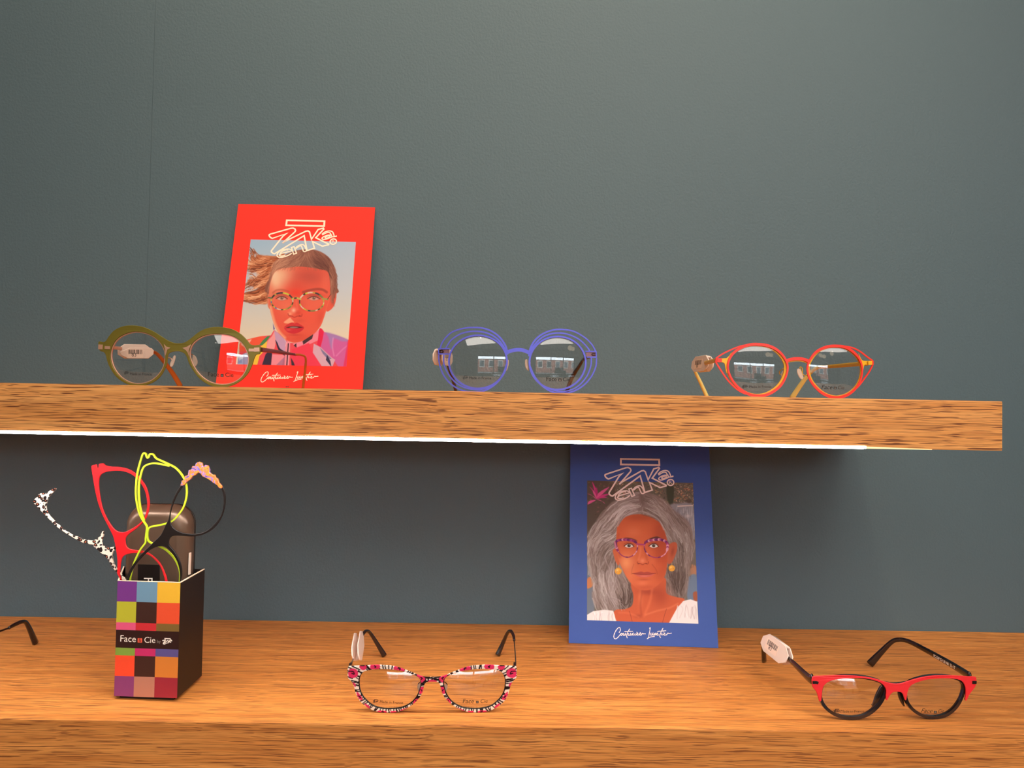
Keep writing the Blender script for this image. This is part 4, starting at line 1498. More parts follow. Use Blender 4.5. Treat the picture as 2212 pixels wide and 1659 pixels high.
def tiny_logo(surf, x0, y0, x1, y1, mat, parent, w, slope=0.0):
    def mp(p):
        fx, fy = (p[0] - 130) / (1790 - 130), (p[1] - 125) / (1130 - 125)
        X = x0 + fx * (x1 - x0)
        return surf.uv(X, y0 + fy * (y1 - y0) + slope * (X - x0), w)
    sc = (x1 - x0) / 1660 / F * (surf.o - CAM).length
    st = [([(560, 215), (1600, 235)], 150), ([(190, 590), (770, 425)], 120), ([(770, 425), (300, 1070)], 120), ([(300, 1070), (1150, 520), (1300, 960)], 120),
          ([(1560, 400), (1340, 710), (1680, 850)], 120), ([(1640, 560), (1800, 480), (1880, 620)], 70), ([(1600, 640), (1820, 600)], 60), ([(470, 1140), (720, 1060)], 70), ([(480, 1210), (740, 1160)], 60), ([(850, 930), (900, 1110)], 70), ([(900, 930), (1080, 900), (1150, 1040)], 70)]
    return ribbons('emblem', surf, [([mp(p) for p in l], wd_ * sc, False) for l, wd_ in st], mat, parent, 0.00004, w)


def made_in(surf, z, lx0, ly, lx1, tx0, ty0, tx1, ty1, mat, parent, w='lens', lh=30, slope=0.0185):
    """'Made in France' with the little logo on the left lens."""
    p0, p1 = z((lx0, ly - lh)), z((lx1, ly))
    wl = lens_w(surf, *surf.uv(*z(((lx0 + lx1) / 2, ly - lh / 2)))) - .0001
    tiny_logo(surf, p0[0], p0[1], p1[0], p1[1], mat, parent, wl, slope)
    text_on('lens_lettering', surf, 'Made in France', z((tx0, ty0)), z((tx1, ty1)), mat, parent, w, bold=0.0)


def face_cie(surf, z, fx0, fy0, fx1, fy1, qx, qy, qs, cx0, cy0, cx1, cy1, mat, parent, w='lens', shear=0.0, bold=0.0, sq=None, amp=None):
    text_on('lens_lettering', surf, 'Face', z((fx0, fy0)), z((fx1, fy1)), mat, parent, w, shear, bold=bold)
    wl = lens_w(surf, *surf.uv(*z((qx, qy)))) - .0001
    q = [surf.uv(*z(p), wl) for p in ((qx, qy), (qx + qs, qy + qs * .03), (qx + qs, qy + qs), (qx, qy + qs))]
    sheet('lettering_square', surf, [q], sq or mat, parent, 0.00004, wl)
    text_on('ampersand', surf, '&', z((qx + qs * .2, qy + qs * .85)), z((qx + qs * .8, qy + qs * .87)), amp or M['pad_ink'], parent, wl - .00006)
    text_on('lens_lettering', surf, 'Cie', z((cx0, cy0)), z((cx1, cy1)), mat, parent, w, shear, bold=bold)


M['pad_ink'] = paint('grey_ink', (150, 140, 130), 0.5)


def at(z, p, Y):
    return py_(*z(p), Y)


def pad(surf, z, pts, parent, arm, armmat, w=0.003, name='nose_pad'):
    """A silicone nose pad (outline in crop coordinates) with its wire arm."""
    loop = spline(surf.many(z, pts), True, 4)
    sheet(name, surf, [loop], M['pad'], parent, 0.0012, w, 0.0005)
    P = [surf.pt(*surf.uv(*z(p)), ww) for p, ww in arm]
    sweep('pad_arm', P, [(0.0007, 0.0007)] * len(P), armmat, parent, sides=6)


def price_tag(label, A, B, upv, hgt, group='folded price tags', code='83', flip=False, gap=0.0042, sticker=True, slit=False):
    A, B = Vector(A), Vector(B)
    U = (B - A).normalized()
    V = (upv - U * upv.dot(U)).normalized()
    N = V.cross(U).normalized()
    c = (A + B) / 2
    if (c - CAM).dot(N) < 0:          # keep the printed side towards the shop
        U = -U
        N = -N
    S = Surf(c, U, V)
    L = (B - A).length / 2
    h = hgt / 2
    t = thing('price_tag', label, 'price tag', c, group)
    octo = [(-L, h * .35), (-L * .62, h), (L * .62, h), (L, h * .35), (L, -h * .45), (L * .62, -h), (-L * .62, -h), (-L, -h * .45)]
    octo2 = [(u * .96, v * .94 - h * .04) for u, v in octo]
    fu = 1.0
    if slit:            # the plates are slipped against each other, the temple runs between them
        octo = [(-L, -h * .1), (-L * .66, h * .15), (-L * .45, h * .42), (L * .8, h * .42), (L * .93, h * .1), (L * .9, -h * .45), (L * .6, -h), (-L * .55, -h), (-L * .9, -h * .6)]
        fu = .72
    sheet('plate', S, [octo], M['tag'], t, 0.0011, -gap / 2, 0.0004)
    if slit:
        octo = [(-L * .78, h * .35), (-L * .62, h), (-L * .1, h * 1.22), (L * .62, h * 1.12), (L * .98, h * .5), (L * .9, 0), (-L * .6, 0)]
    sheet('plate', S, [octo2], M['tag'], t, 0.0011, gap / 2, 0.0004)
    if slit:
        S.o = S.o - V * h * .28
    bar_ = [(-L * .55, h * .72), (L * .55, h * .72), (L * .55, h * .97), (-L * .55, h * .97)]
    if not slit:
        sheet('fold', S, [bar_], M['tag'], t, gap, 0.0, 0.0003)
    if sticker:
        w = -gap / 2 - 0.0006
        q = [(-L * .62, -h * .62), (L * .30, -h * .62), (L * .30, h * .55), (-L * .62, h * .55)]
        s = sheet('sticker', S, [q], M['sticker'], t, 0.0001, w)
        V_, F_ = [], []
        rng = random.Random(len(label))
        x = -L * .54
        while x < L * .22:
            ww = rng.choice((.00035, .0006, .0009))
            b = len(V_)
            for u, v in ((x, -h * .12), (x + ww, -h * .12), (x + ww, h * .45), (x, h * .45)):
                V_.append(S.pt(u, v, w - 0.00008))
            F_.append((b, b + 1, b + 2, b + 3))
            x += ww + rng.choice((.0004, .0007))
        mesh('barcode', V_, F_, M['bar_ink'], s)
        a, b = project(S.pt(-L * .35, -h * .45, w)), project(S.pt(-L * .35 + h * .6, -h * .45, w))
        text_on('tag_number', S, code, a, b, M['bar_ink'], s, w - 0.0001)
    return t


def on_shelf(o, z, eps=0.0):
    lo_ = min((o.matrix_world @ v.co).z for v in o.data.vertices)
    for v in o.data.vertices:
        v.co.z += z + eps - lo_


# ---------------------------------------------------------------- 1. olive round glasses, upper shelf
ZA = Zoom(4.424, 190, 680)
Y0 = -0.201
SA = Surf((-0.265, Y0, ZU), (1, 0, 0), (0, 0, 1), 1.0)
t = thing('eyeglasses', 'round olive green metal eyeglasses with pinkish inner rims, leftmost on the upper shelf', 'glasses', (-0.265, Y0, ZU), 'eyeglasses on display')
outA = [(104, 256), (150, 262), (178, 243), (200, 208), (240, 160), (290, 127), (350, 107), (420, 101), (490, 107), (560, 126), (640, 165), (710, 210), (770, 247), (830, 270), (880, 272), (930, 262), (985, 225), (1050, 172), (1110, 139), (1180, 120), (1260, 117), (1340, 126), (1410, 150), (1470, 190), (1520, 240), (1555, 282), (1600, 292), (1645, 290), (1647, 370), (1612, 380), (1590, 420), (1575, 470), (1540, 545), (1490, 603), (1420, 652), (1340, 680), (1260, 687), (1180, 672), (1110, 637), (1050, 587), (1000, 520), (965, 460), (945, 402), (920, 368), (880, 352), (840, 350), (800, 357), (772, 375), (764, 410), (758, 465), (735, 520), (700, 577), (650, 624), (590, 654), (520, 670), (440, 670), (370, 652), (300, 612), (250, 562), (210, 500), (185, 440), (170, 380), (150, 356), (125, 350), (104, 322)]
hA1 = [(470, 161), (560, 176), (640, 215), (700, 275), (735, 345), (740, 420), (722, 500), (680, 565), (615, 620), (540, 648), (460, 654), (380, 634), (300, 580), (245, 505), (218, 420), (222, 335), (255, 262), (310, 208), (390, 172)]
hA2 = [(1250, 181), (1340, 190), (1420, 222), (1490, 285), (1532, 370), (1540, 440), (1518, 520), (1468, 595), (1395, 643), (1310, 662), (1220, 656), (1130, 622), (1050, 555), (995, 470), (968, 390), (975, 320), (1010, 262), (1080, 212), (1160, 187)]
L0 = [spline(SA.many(ZA, outA), True, 3)] + [spline(SA.many(ZA, h), True, 4) for h in (hA1, hA2)]
L0, _ = seat(L0, 0.020, 0.0002)
sheet('front_frame', SA, L0, M['olive'], t, 0.0012, 0, 0.0003)
ib = sheet('inner_rim', SA, [L0[1], [(u * .0 + cu + (u - cu) * .962, cv_ + (v - cv_) * .962) for (cu, cv_) in [(sum(p[0] for p in L0[1]) / len(L0[1]), sum(p[1] for p in L0[1]) / len(L0[1]))] for u, v in L0[1]]], M['rose_metal'], t, 0.0014, 0.0008, 0.0002)
sheet('inner_rim', SA, [L0[2], [(cu + (u - cu) * .962, cv_ + (v - cv_) * .962) for (cu, cv_) in [(sum(p[0] for p in L0[2]) / len(L0[2]), sum(p[1] for p in L0[2]) / len(L0[2]))] for u, v in L0[2]]], M['rose_metal'], t, 0.0014, 0.0008, 0.0002)
for tri in ([(728, 278), (752, 305), (790, 317), (762, 332), (750, 372), (738, 405), (742, 340)], [(988, 282), (950, 305), (905, 317), (935, 336), (955, 360), (968, 400), (966, 340)]):
    sheet('bridge_inlay', SA, [SA.many(ZA, tri)], M['rose_metal'], t, 0.0003, -0.0007, 0.0001)
ribbons_each('hinge_inlay', SA, [(SA.many(ZA, [(104, 307), (145, 309)]), .0040, False), (SA.many(ZA, [(165, 313), (216, 316)]), .0024, False),
                            (SA.many(ZA, [(1540, 337), (1596, 338)]), .0024, False), (SA.many(ZA, [(1592, 334), (1642, 332)]), .0034, False)], M['rose_metal'], t, 0.0005, -0.0008)
for lp in L0[1:]:
    lens(SA, lp, t)
made_in(SA, ZA, 342, 568, 388, 402, 576, 608, 580, M['dark_ink'], t)
face_cie(SA, ZA, 1146, 588, 1252, 590, 1268, 566, 27, 1312, 592, 1388, 594, M['dark_ink'], t)
pad(SA, ZA, [(806, 388), (824, 392), (818, 430), (795, 490), (772, 492), (770, 462), (790, 420)], t, [((750, 410), 0), ((775, 412), .003), ((790, 440), .003)], M['rose_metal'])
pad(SA, ZA, [(990, 384), (1012, 392), (1030, 425), (1034, 460), (1018, 488), (1000, 488), (988, 460), (984, 420)], t, [((965, 372), 0), ((982, 378), .004), ((1000, 412), .003), ((1005, 440), .003)], M['gold_wire'])
yb = Y0 + .108
hR, hL = SA.pt(*SA.uv(*ZA((1646, 332))), .001), SA.pt(*SA.uv(*ZA((150, 308))), .001)
sweep('temple', [hR, at(ZA, (1800, 352), Y0 + .058), at(ZA, (1990, 382), yb)], [(.0010, .0040), (.0010, .0034), (.0010, .0022)], M['brown_temple'], t)
tip = at(ZA, (2053, 700), yb + .022)
tip.z = ZU + .0012
sweep('temple_tip', [at(ZA, (1975, 380), yb - .003), at(ZA, (2040, 384), yb + .006), at(ZA, (2080, 412), yb + .011), at(ZA, (2076, 520), yb + .016), tip], [(.0018, .0020), (.0020, .0022), (.0020, .0024), (.0024, .0020), (.0026, .0020)], M['amber'], t, up=Vector((0, 1, .2)))
sweep('temple', [hL, at(ZA, (330, 322), Y0 + .04), at(ZA, (600, 350), yb - .006)], [(.0010, .0030)] * 3, M['rose_metal'], t)
tip = at(ZA, (885, 690), yb + .034)
tip.z = ZU + .0025
sweep('temple_tip', [at(ZA, (590, 350), yb - .008), at(ZA, (650, 366), yb + .004), at(ZA, (720, 440), yb + .014), at(ZA, (810, 560), yb + .026), tip], [(.0018, .0028), (.0022, .0034), (.0024, .0040), (.0026, .0050), (.0024, .0052)], M['amber'], t)
price_tag('folded white price tag seen through the left lens of the olive glasses', at(ZA, (288, 345), Y0 + .034), at(ZA, (628, 348), Y0 + .060), Vector((0.0, 0, 1)), .0135, slit=True)

# ---------------------------------------------------------------- 2. violet blue wire glasses, upper shelf
ZB_ = Zoom(5.53, 920, 690)
Y0 = -0.181
S2 = Surf((0.0056, Y0, ZU), (1, 0, 0), (0, 0, 1), 1.0)
t = thing('eyeglasses', 'round violet-blue wire eyeglasses with triple concentric rims, in the middle of the upper shelf', 'glasses', (0.0056, Y0, ZU), 'eyeglasses on display')
UV = lambda pts, n=5, c=False: spline(S2.many(ZB_, pts), c, n)
mainL, mainR = UV(ell(622, 502, 347, 312, 24), 3, True), UV(ell(1573, 516, 336, 312, 24), 3, True)
lowest = S2.uv(*ZB_((600, 855)))[1], S2.uv(*ZB_((1600, 868)))[1]
fix = lambda l: seat([l], 0.020, 0.0006, min(lowest))[0][0]
mainL, mainR = fix(mainL), fix(mainR)


def wd(l, fn):
    return [fn(i / (len(l) - 1)) for i in range(len(l))]


W1 = .0012
outer = [([(170, 345), (205, 262), (300, 160), (430, 112), (560, 97), (690, 107), (800, 150), (890, 222), (955, 325), (972, 420)], (1, 1.4)),
         ([(238, 345), (300, 250), (400, 180), (500, 150), (600, 143), (700, 155), (800, 195), (880, 260), (940, 350), (965, 420)], (1, 1.3)),
         ([(155, 425), (160, 520), (200, 640), (280, 745), (400, 822), (530, 852), (640, 850), (740, 820), (850, 745), (930, 640), (965, 540)], (1, 1.5)),
         ([(215, 425), (215, 530), (262, 640), (360, 750), (480, 808), (620, 828), (730, 806), (800, 772)], (1, .8)),
         ([(2025, 380), (1985, 305), (1900, 220), (1770, 145), (1640, 122), (1520, 127), (1400, 170), (1310, 240), (1250, 340), (1232, 440)], (1, 1.4)),
         ([(1955, 375), (1920, 325), (1830, 240), (1710, 183), (1600, 163), (1480, 175), (1380, 220), (1300, 300), (1255, 370), (1236, 440)], (1, 1.3)),
         ([(2038, 460), (2030, 560), (1985, 665), (1905, 760), (1800, 830), (1680, 866), (1570, 866), (1470, 835), (1370, 765), (1290, 670), (1240, 560)], (1, 1.5)),
         ([(1975, 455), (1970, 550), (1925, 670), (1840, 770), (1740, 828), (1620, 850), (1520, 832), (1440, 800)], (1, .8))]
st_ = [(mainL, W1 * 1.25, True), (mainR, W1 * 1.25, True)]
for pts, (a, b) in outer:
    l = fix(UV(pts, 5))
    st_.append((l, wd(l, lambda x: W1 * (a + (b - a) * x ** 2)), False))
st_ += [(UV([(150, 352), (285, 350)], 2), W1 * .9, False), (UV([(150, 412), (275, 414)], 2), W1 * .9, False), (UV([(1905, 382), (2032, 384)], 2), W1 * .9, False), (UV([(1925, 450), (2036, 450)], 2), W1 * .9, False),
        (UV([(152, 345), (152, 420)], 2), W1 * .9, False), (UV([(2032, 378), (2036, 456)], 2), W1 * .9, False)]
ribbons('front_frame', S2, st_, M['blue_metal'], t, 0.0013, 0)
ribbons('bridge', S2, [(UV([(965, 395), (1030, 372), (1100, 362), (1165, 370), (1240, 400)]), .0031, False)], M['blue_metal'], t, 0.0013, 0)
ribbons_each('inner_rim', S2, [([(u * .985 + .015 * sum(p[0] for p in l) / len(l), v * .985 + .015 * sum(p[1] for p in l) / len(l)) for u, v in l], .0010, True) for l in (mainL, mainR)], M['mauve'], t, 0.0012, 0.0012)
ribbons_each('hinge_plate', S2, [(UV([(175, 384), (280, 382)], 2), .0042, False), (UV([(1915, 417), (2030, 418)], 2), .0042, False)], M['mauve'], t, 0.0009, 0.0006)
ribbons_each('hinge_pin', S2, [(UV([(158, 368), (195, 368), (208, 384), (195, 398), (158, 398)], 1), .0008, False), (UV([(2032, 406), (1992, 406), (1982, 417), (1992, 430), (2032, 430)], 1), .0008, False)], M['dark_metal'], t, 0.0006, -0.0002)
for lp in (mainL, mainR):
    lens(S2, lp, t)
made_in(S2, ZB_, 436, 712, 504, 518, 712, 778, 716, M['dark_ink'], t, lh=40)
face_cie(S2, ZB_, 1440, 734, 1562, 736, 1584, 704, 36, 1638, 737, 1722, 739, M['dark_ink'], t)
pad(S2, ZB_, [(978, 482), (990, 486), (988, 540), (968, 605), (950, 608), (955, 560), (968, 510)], t, [((968, 470), .0005), ((955, 500), .004), ((972, 540), .003)], M['mauve'])
pad(S2, ZB_, [(1200, 474), (1214, 480), (1222, 530), (1234, 606), (1212, 604), (1188, 560), (1184, 490)], t, [((1232, 500), .0005), ((1250, 522), .004), ((1212, 545), .003)], M['mauve'])
yb = Y0 + .104
hL, hR = S2.pt(*S2.uv(*ZB_((165, 384))), .001), S2.pt(*S2.uv(*ZB_((2030, 418))), .001)
bL = Vector((hL.x + .001, yb, hL.z + .001))
bR = Vector((hR.x - .001, yb, hR.z + .001))
sweep('temple', [hL, (hL + bL) / 2, bL], [(.0009, .0036), (.0009, .0030), (.0010, .0026)], M['mauve'], t)
sweep('temple', [hR, (hR + bR) / 2, bR], [(.0009, .0036), (.0009, .0030), (.0010, .0026)], M['mauve'], t)
tip = at(ZB_, (362, 860), yb + .036)
tip.z = ZU + .0018
sweep('temple_tip', [bL - Vector((0, .014, 0)), bL, at(ZB_, (258, 520), yb + .010), at(ZB_, (318, 700), yb + .024), tip], [(.0020, .0030), (.0022, .0034), (.0026, .0036), (.0028, .0048), (.0026, .0050)], M['dark_brown'], t)
tip = at(ZB_, (1672, 868), yb + .036)
tip.z = ZU + .0018
sweep('temple_tip', [bR - Vector((0, .014, 0)), bR, at(ZB_, (1830, 560), yb + .010), at(ZB_, (1742, 700), yb + .024), tip], [(.0020, .0030), (.0022, .0034), (.0026, .0036), (.0030, .0052), (.0030, .0056)], M['dark_brown'], t)
c1 = at(ZB_, (168, 452), Y0 + .040)
price_tag('white price tag seen almost edge-on at the left hinge of the violet-blue glasses', c1 + Vector((-.001, -.015, 0)), c1 + Vector((.006, .015, 0)), Vector((0, 0, 1)), .0150, gap=.0085)

# ---------------------------------------------------------------- 3. red and yellow cat-eye wire glasses, upper shelf
ZC = Zoom(5.03, 1480, 720)
Y0 = -0.183
S3 = Surf((0.2405, Y0, ZU), (1, 0, 0), (0, 0, 1), 1.2)
t = thing('eyeglasses', 'red and yellow round eyeglasses with winged wire corners, rightmost on the upper shelf', 'glasses', (0.2405, Y0, ZU), 'eyeglasses on display')
UV = lambda pts, n=5, c=False: spline(S3.many(ZC, pts), c, n)
lowest = [S3.uv(*ZC((785, 686)))[1], S3.uv(*ZC((1640, 702)))[1]]
fix = lambda l: seat([l], 0.020, 0.0012, min(lowest))[0][0]
ringL = fix(UV([(785, 120), (890, 132), (985, 172), (1060, 240), (1105, 320), (1112, 400), (1085, 490), (1030, 575), (940, 642), (850, 674), (760, 676), (670, 650), (580, 590), (510, 505), (470, 410), (465, 335), (490, 262), (545, 195), (630, 145), (710, 123)], 4, True))
ringR = fix(UV([(1640, 138), (1730, 148), (1810, 190), (1880, 260), (1918, 350), (1920, 440), (1895, 530), (1840, 610), (1760, 668), (1670, 694), (1590, 690), (1500, 655), (1420, 590), (1360, 510), (1330, 420), (1332, 345), (1360, 280), (1420, 205), (1500, 160), (1570, 141)], 4, True))


def width_top(l, lo_w, hi_w):
    vs = [v for _, v in l]
    a, b = min(vs), max(vs)
    return [lo_w + (hi_w - lo_w) * abs((v - a) / (b - a) * 2 - 1) ** 1.5 for v in vs]


st_ = [(ringL, width_top(ringL, .0014, .0024), True), (ringR, width_top(ringR, .0014, .0024), True)]
for pts in ([(690, 122), (600, 140), (500, 178), (410, 222), (335, 272)], [(335, 318), (380, 390), (440, 480), (510, 560), (590, 625), (660, 658)],
            [(1740, 142), (1820, 158), (1900, 198), (1975, 255), (2036, 298)], [(2036, 345), (2000, 415), (1940, 500), (1880, 575), (1800, 645), (1730, 680)]):
    l = fix(UV(pts))
    st_.append((l, wd(l, lambda x: .0012), False))
st_ += [(UV([(1100, 300), (1150, 282), (1225, 275), (1290, 283), (1345, 305)]), .0026, False)]
ribbons('front_frame', S3, st_, M['coral'], t, 0.0012, 0)
ribbons_each('hinge_bar', S3, [(UV([(335, 272), (332, 318)], 2), .0012, False), (UV([(345, 292), (395, 292)], 2), .0034, False), (UV([(2036, 298), (2034, 345)], 2), .0012, False)], M['coral'], t, 0.0016, -0.0004)
cen = lambda l: (sum(p[0] for p in l) / len(l), sum(p[1] for p in l) / len(l))
shrink = lambda l, k, du=0.0: [(cen(l)[0] + (u - cen(l)[0]) * k + du, cen(l)[1] + (v - cen(l)[1]) * k) for u, v in l]
yel = [(shrink(ringL, .968, -.0008), .0021, True), (shrink(ringR, .968, .0006), .0021, True), (UV([(1100, 318), (1150, 300), (1225, 293), (1290, 300), (1345, 322)]), .0018, False)]
ribbons_each('inner_rim', S3, yel, M['yellow_metal'], t, 0.0012, 0.0013)
sheet('end_piece', S3, [UV([(340, 275), (455, 268), (500, 215), (520, 210), (480, 275), (462, 330), (470, 420), (452, 430), (438, 370), (430, 328), (400, 315), (340, 315)], 2, True)], M['yellow_metal'], t, 0.0010, 0.0012)
sheet('end_piece', S3, [UV([(2036, 303), (1945, 298), (1915, 270), (1890, 215), (1900, 260), (1925, 320), (1932, 430), (1918, 470), (1935, 440), (1950, 350), (1980, 344), (2036, 340)], 2, True)], M['yellow_metal'], t, 0.0010, 0.0012)
ribbons_each('hinge_pin', S3, [(UV([(1985, 322), (2030, 322)], 2), .0034, False)], M['yellow_metal'], t, 0.001, -0.0004)
for lp in (ringL, ringR):
    lens(S3, lp, t)
made_in(S3, ZC, 615, 594, 680, 696, 594, 940, 592, M['dark_ink'], t, lh=34)
face_cie(S3, ZC, 1484, 606, 1600, 608, 1616, 580, 28, 1660, 608, 1730, 610, M['dark_ink'], t, shear=.25)
pad(S3, ZC, [(1105, 385), (1118, 395), (1112, 440), (1080, 485), (1058, 488), (1055, 450), (1070, 410)], t, [((1075, 380), .0013), ((1050, 410), .005), ((1055, 440), .006), ((1080, 450), .003)], M['yellow_metal'])
pad(S3, ZC, [(1240, 382), (1262, 390), (1285, 430), (1300, 480), (1288, 500), (1262, 488), (1235, 440), (1228, 400)], t, [((1335, 460), .0013), ((1300, 445), .004), ((1275, 370), .006), ((1300, 372), .006), ((1290, 440), .003)], M['yellow_metal'])
yb = Y0 + .106
hL, hR = S3.pt(*S3.uv(*ZC((345, 292))), .001), S3.pt(*S3.uv(*ZC((1990, 324))), .001)
bL = at(ZC, (98, 352), yb)
bR = at(ZC, (1440, 372), yb - .004)
sweep('temple', [hL, (hL + bL) / 2, bL], [(.0011, .0040), (.0011, .0036), (.0012, .0028)], M['yellow_metal'], t)
sweep('temple', [hR, (hR + bR) / 2, bR], [(.0011, .0040), (.0011, .0036), (.0012, .0028)], M['yellow_metal'], t)
tip = at(ZC, (240, 690), yb + .030)
tip.z = ZU + .0016
sweep('temple_tip', [bL + Vector((.002, -.012, 0)), bL, at(ZC, (112, 420), yb + .010), at(ZC, (170, 540), yb + .020), tip], [(.0020, .0028), (.0022, .0032), (.0026, .0034), (.0028, .0040), (.0030, .0046)], M['pale_yellow'], t)
tip = at(ZC, (1158, 700), yb + .034)
tip.z = ZU + .0022
sweep('temple_tip', [bR + Vector((.004, -.012, .0002)), bR, at(ZC, (1350, 440), yb + .010), at(ZC, (1270, 540), yb + .020), tip], [(.0020, .0028), (.0022, .0032), (.0028, .0036), (.0032, .0048), (.0034, .0060)], M['pale_yellow'], t)
price_tag('white price tag with a barcode at the left hinge of the red and yellow glasses', at(ZC, (284, 322), Y0 + .046), at(ZC, (100, 345), Y0 + .088), Vector((0.1, 0, 1)), .0150, gap=.005)

# ---------------------------------------------------------------- 4. pink flower glasses, lower shelf
ZD = Zoom(5.144, 720, 1340)


def lower_surf(z, pl, pr, k):
    a, b = pz_(*z(pl), ZL), pz_(*z(pr), ZL)
    U = (b - a).normalized()
    return Surf((a + b) / 2, U, (0, 0, 1), k), a, b


S4, a4, b4 = lower_surf(ZD, (600, 1032), (1545, 1030), 0.8)
t = thing('eyeglasses', 'butterfly shaped eyeglasses with a pink flower and zebra print, standing on the lower shelf', 'glasses', S4.o, 'eyeglasses on display')
half = [(1100, 628), (1050, 628), (990, 622), (940, 605), (880, 580), (800, 548), (720, 520), (640, 503), (560, 496), (480, 494), (400, 497), (300, 503), (205, 508), (165, 515), (160, 570), (165, 638), (200, 672), (230, 730), (250, 810), (290, 890), (350, 950), (430, 1000), (520, 1025), (620, 1031), (720, 1020), (800, 990), (880, 940), (950, 870), (990, 800), (1010, 720), (1030, 688), (1060, 680), (1100, 678)]
mir = lambda l: [(2197 - x, y - 1) for x, y in l][::-1]
outD = half + mir(half)[1:-1]
hD = [(400, 550), (470, 541), (560, 538), (660, 545), (760, 560), (850, 586), (925, 617), (965, 650), (978, 700), (968, 760), (940, 840), (890, 910), (820, 960), (740, 990), (640, 1000), (540, 995), (440, 965), (370, 910), (320, 850), (290, 780), (280, 700), (285, 640), (310, 590), (350, 562)]
L4 = [spline(S4.many(ZD, outD), True, 3)] + [spline(S4.many(ZD, h), True, 4) for h in (hD, mir(hD))]
L4, _ = seat(L4, 0.02, 0.0002)


def painted_sheet(name, surf, loops, thick, w, zoom, painter, parent, mat, step=0.00042):
    me = fill_mesh(loops, thick, 0.0002)
    bm = bmesh.new()
    bm.from_mesh(me)
    us = [p[0] for p in loops[0]]
    vs = [p[1] for p in loops[0]]
    u0, u1, v0, v1 = min(us), max(us), min(vs), max(vs)
    x = u0 + step
    while x < u1:
        bmesh.ops.bisect_plane(bm, geom=bm.verts[:] + bm.edges[:] + bm.faces[:], dist=1e-7, plane_co=(x, 0, 0), plane_no=(1, 0, 0))
        x += step
    y = v0 + step
    while y < v1:
        bmesh.ops.bisect_plane(bm, geom=bm.verts[:] + bm.edges[:] + bm.faces[:], dist=1e-7, plane_co=(0, y, 0), plane_no=(0, 1, 0))
        y += step
    bm.to_mesh(me)
    bm.free()
    nx, ny = 900, int(900 * (v1 - v0) / (u1 - u0)) + 2
    Ug, Vg, X, Y = grid_zoom(surf, zoom, u0, u1, v0, v1, nx, ny)
    cv = Canvas(X, Y, (240, 220, 205))
    painter(cv)
    co = np.zeros(len(me.vertices) * 3)
    me.vertices.foreach_get('co', co)
    co = co.reshape(-1, 3)
    ix = np.clip(((co[:, 0] - u0) / (u1 - u0) * (nx - 1)).round().astype(int), 0, nx - 1)
    iy = np.clip(((v1 - co[:, 1]) / (v1 - v0) * (ny - 1)).round().astype(int), 0, ny - 1)
    col = np.ones((len(co), 4))
    col[:, :3] = to_linear(cv.C[iy, ix])
    ca = me.color_attributes.new('ink', 'FLOAT_COLOR', 'POINT')
    ca.data.foreach_set('color', col.reshape(-1).astype(np.float32))
    for v in me.vertices:
        v.co = surf.pt(v.co.x, v.co.y, w - v.co.z)
    me.name = name
    me.materials.clear()
    return link(name, me, mat, parent)


def zebra_flowers(cv):
    rng = random.Random(3)
    for cx in (630, 1567):
        a = 0
        while a < 360:
            r = math.radians(a)
            for k in (0, 1):
                r0, r1 = (240, 360) if k == 0 else (360, 560)
                tw = rng.uniform(-.10, .10)
                p = (cx + r0 * 1.25 * math.cos(r), 770 + r0 * .9 * math.sin(r))
                q = (cx + r1 * 1.25 * math.cos(r + tw), 770 + r1 * .9 * math.sin(r + tw))
                cv.stroke([p, ((p[0] + q[0]) / 2 + rng.uniform(-8, 8), (p[1] + q[1]) / 2 + rng.uniform(-8, 8)), q], rng.uniform(9, 17), (26, 12, 14), 1, 2)
            a += rng.uniform(4.0, 6.5)
    for x in range(1010, 1190, 22):
        cv.stroke([(x, 620), (x + rng.uniform(-20, 20), 650), (x + rng.uniform(-10, 10), 690)], 9, (26, 12, 14), 1, 2)
    P = (222, 48, 96)
    for s in (0, 1):
        m = (lambda l: l) if s == 0 else (lambda l: [(2197 - x, y) for x, y in l])
        for q in ([(165, 570), (200, 545), (250, 555), (272, 600), (250, 640), (200, 652), (165, 632)], [(285, 515), (330, 500), (368, 520), (350, 555), (310, 556)],
                  [(415, 500), (470, 494), (518, 502), (512, 538), (465, 545), (415, 545)], [(680, 512), (740, 524), (790, 546), (780, 566), (730, 562), (672, 548)],
                  [(930, 600), (985, 618), (1024, 640), (1005, 672), (975, 690), (950, 650)], [(972, 738), (1006, 742), (990, 800), (962, 815), (955, 780)],
                  [(900, 880), (948, 868), (920, 910), (890, 925)], [(745, 998), (826, 968), (812, 992), (750, 1016)], [(500, 1006), (580, 1008), (588, 1032), (500, 1026)],
                  [(640, 1010), (700, 1008), (690, 1030), (650, 1032)], [(352, 930), (400, 962), (396, 985), (350, 950)], [(256, 802), (290, 830), (322, 880), (300, 895), (262, 850)], [(210, 700), (240, 715), (244, 750), (228, 740)]):
            cv.poly(m(q), P, 3)
        for q in ([(163, 578), (215, 580), (228, 606), (200, 600)], [(300, 512), (340, 512)], [(455, 508), (472, 520), (462, 528)], [(722, 528), (744, 536), (738, 548)], [(972, 630), (990, 640), (980, 652)], [(975, 765), (985, 780)], [(915, 888), (925, 898)], [(540, 1014), (560, 1020)], [(280, 850), (300, 868)]):
            cv.stroke(m(q), 12, (26, 10, 16), 1, 2)
    for x in range(1050, 1150, 1):
        pass
    cv.poly([(1062, 664), (1098, 656), (1140, 664), (1146, 680), (1060, 682)], P, 3)


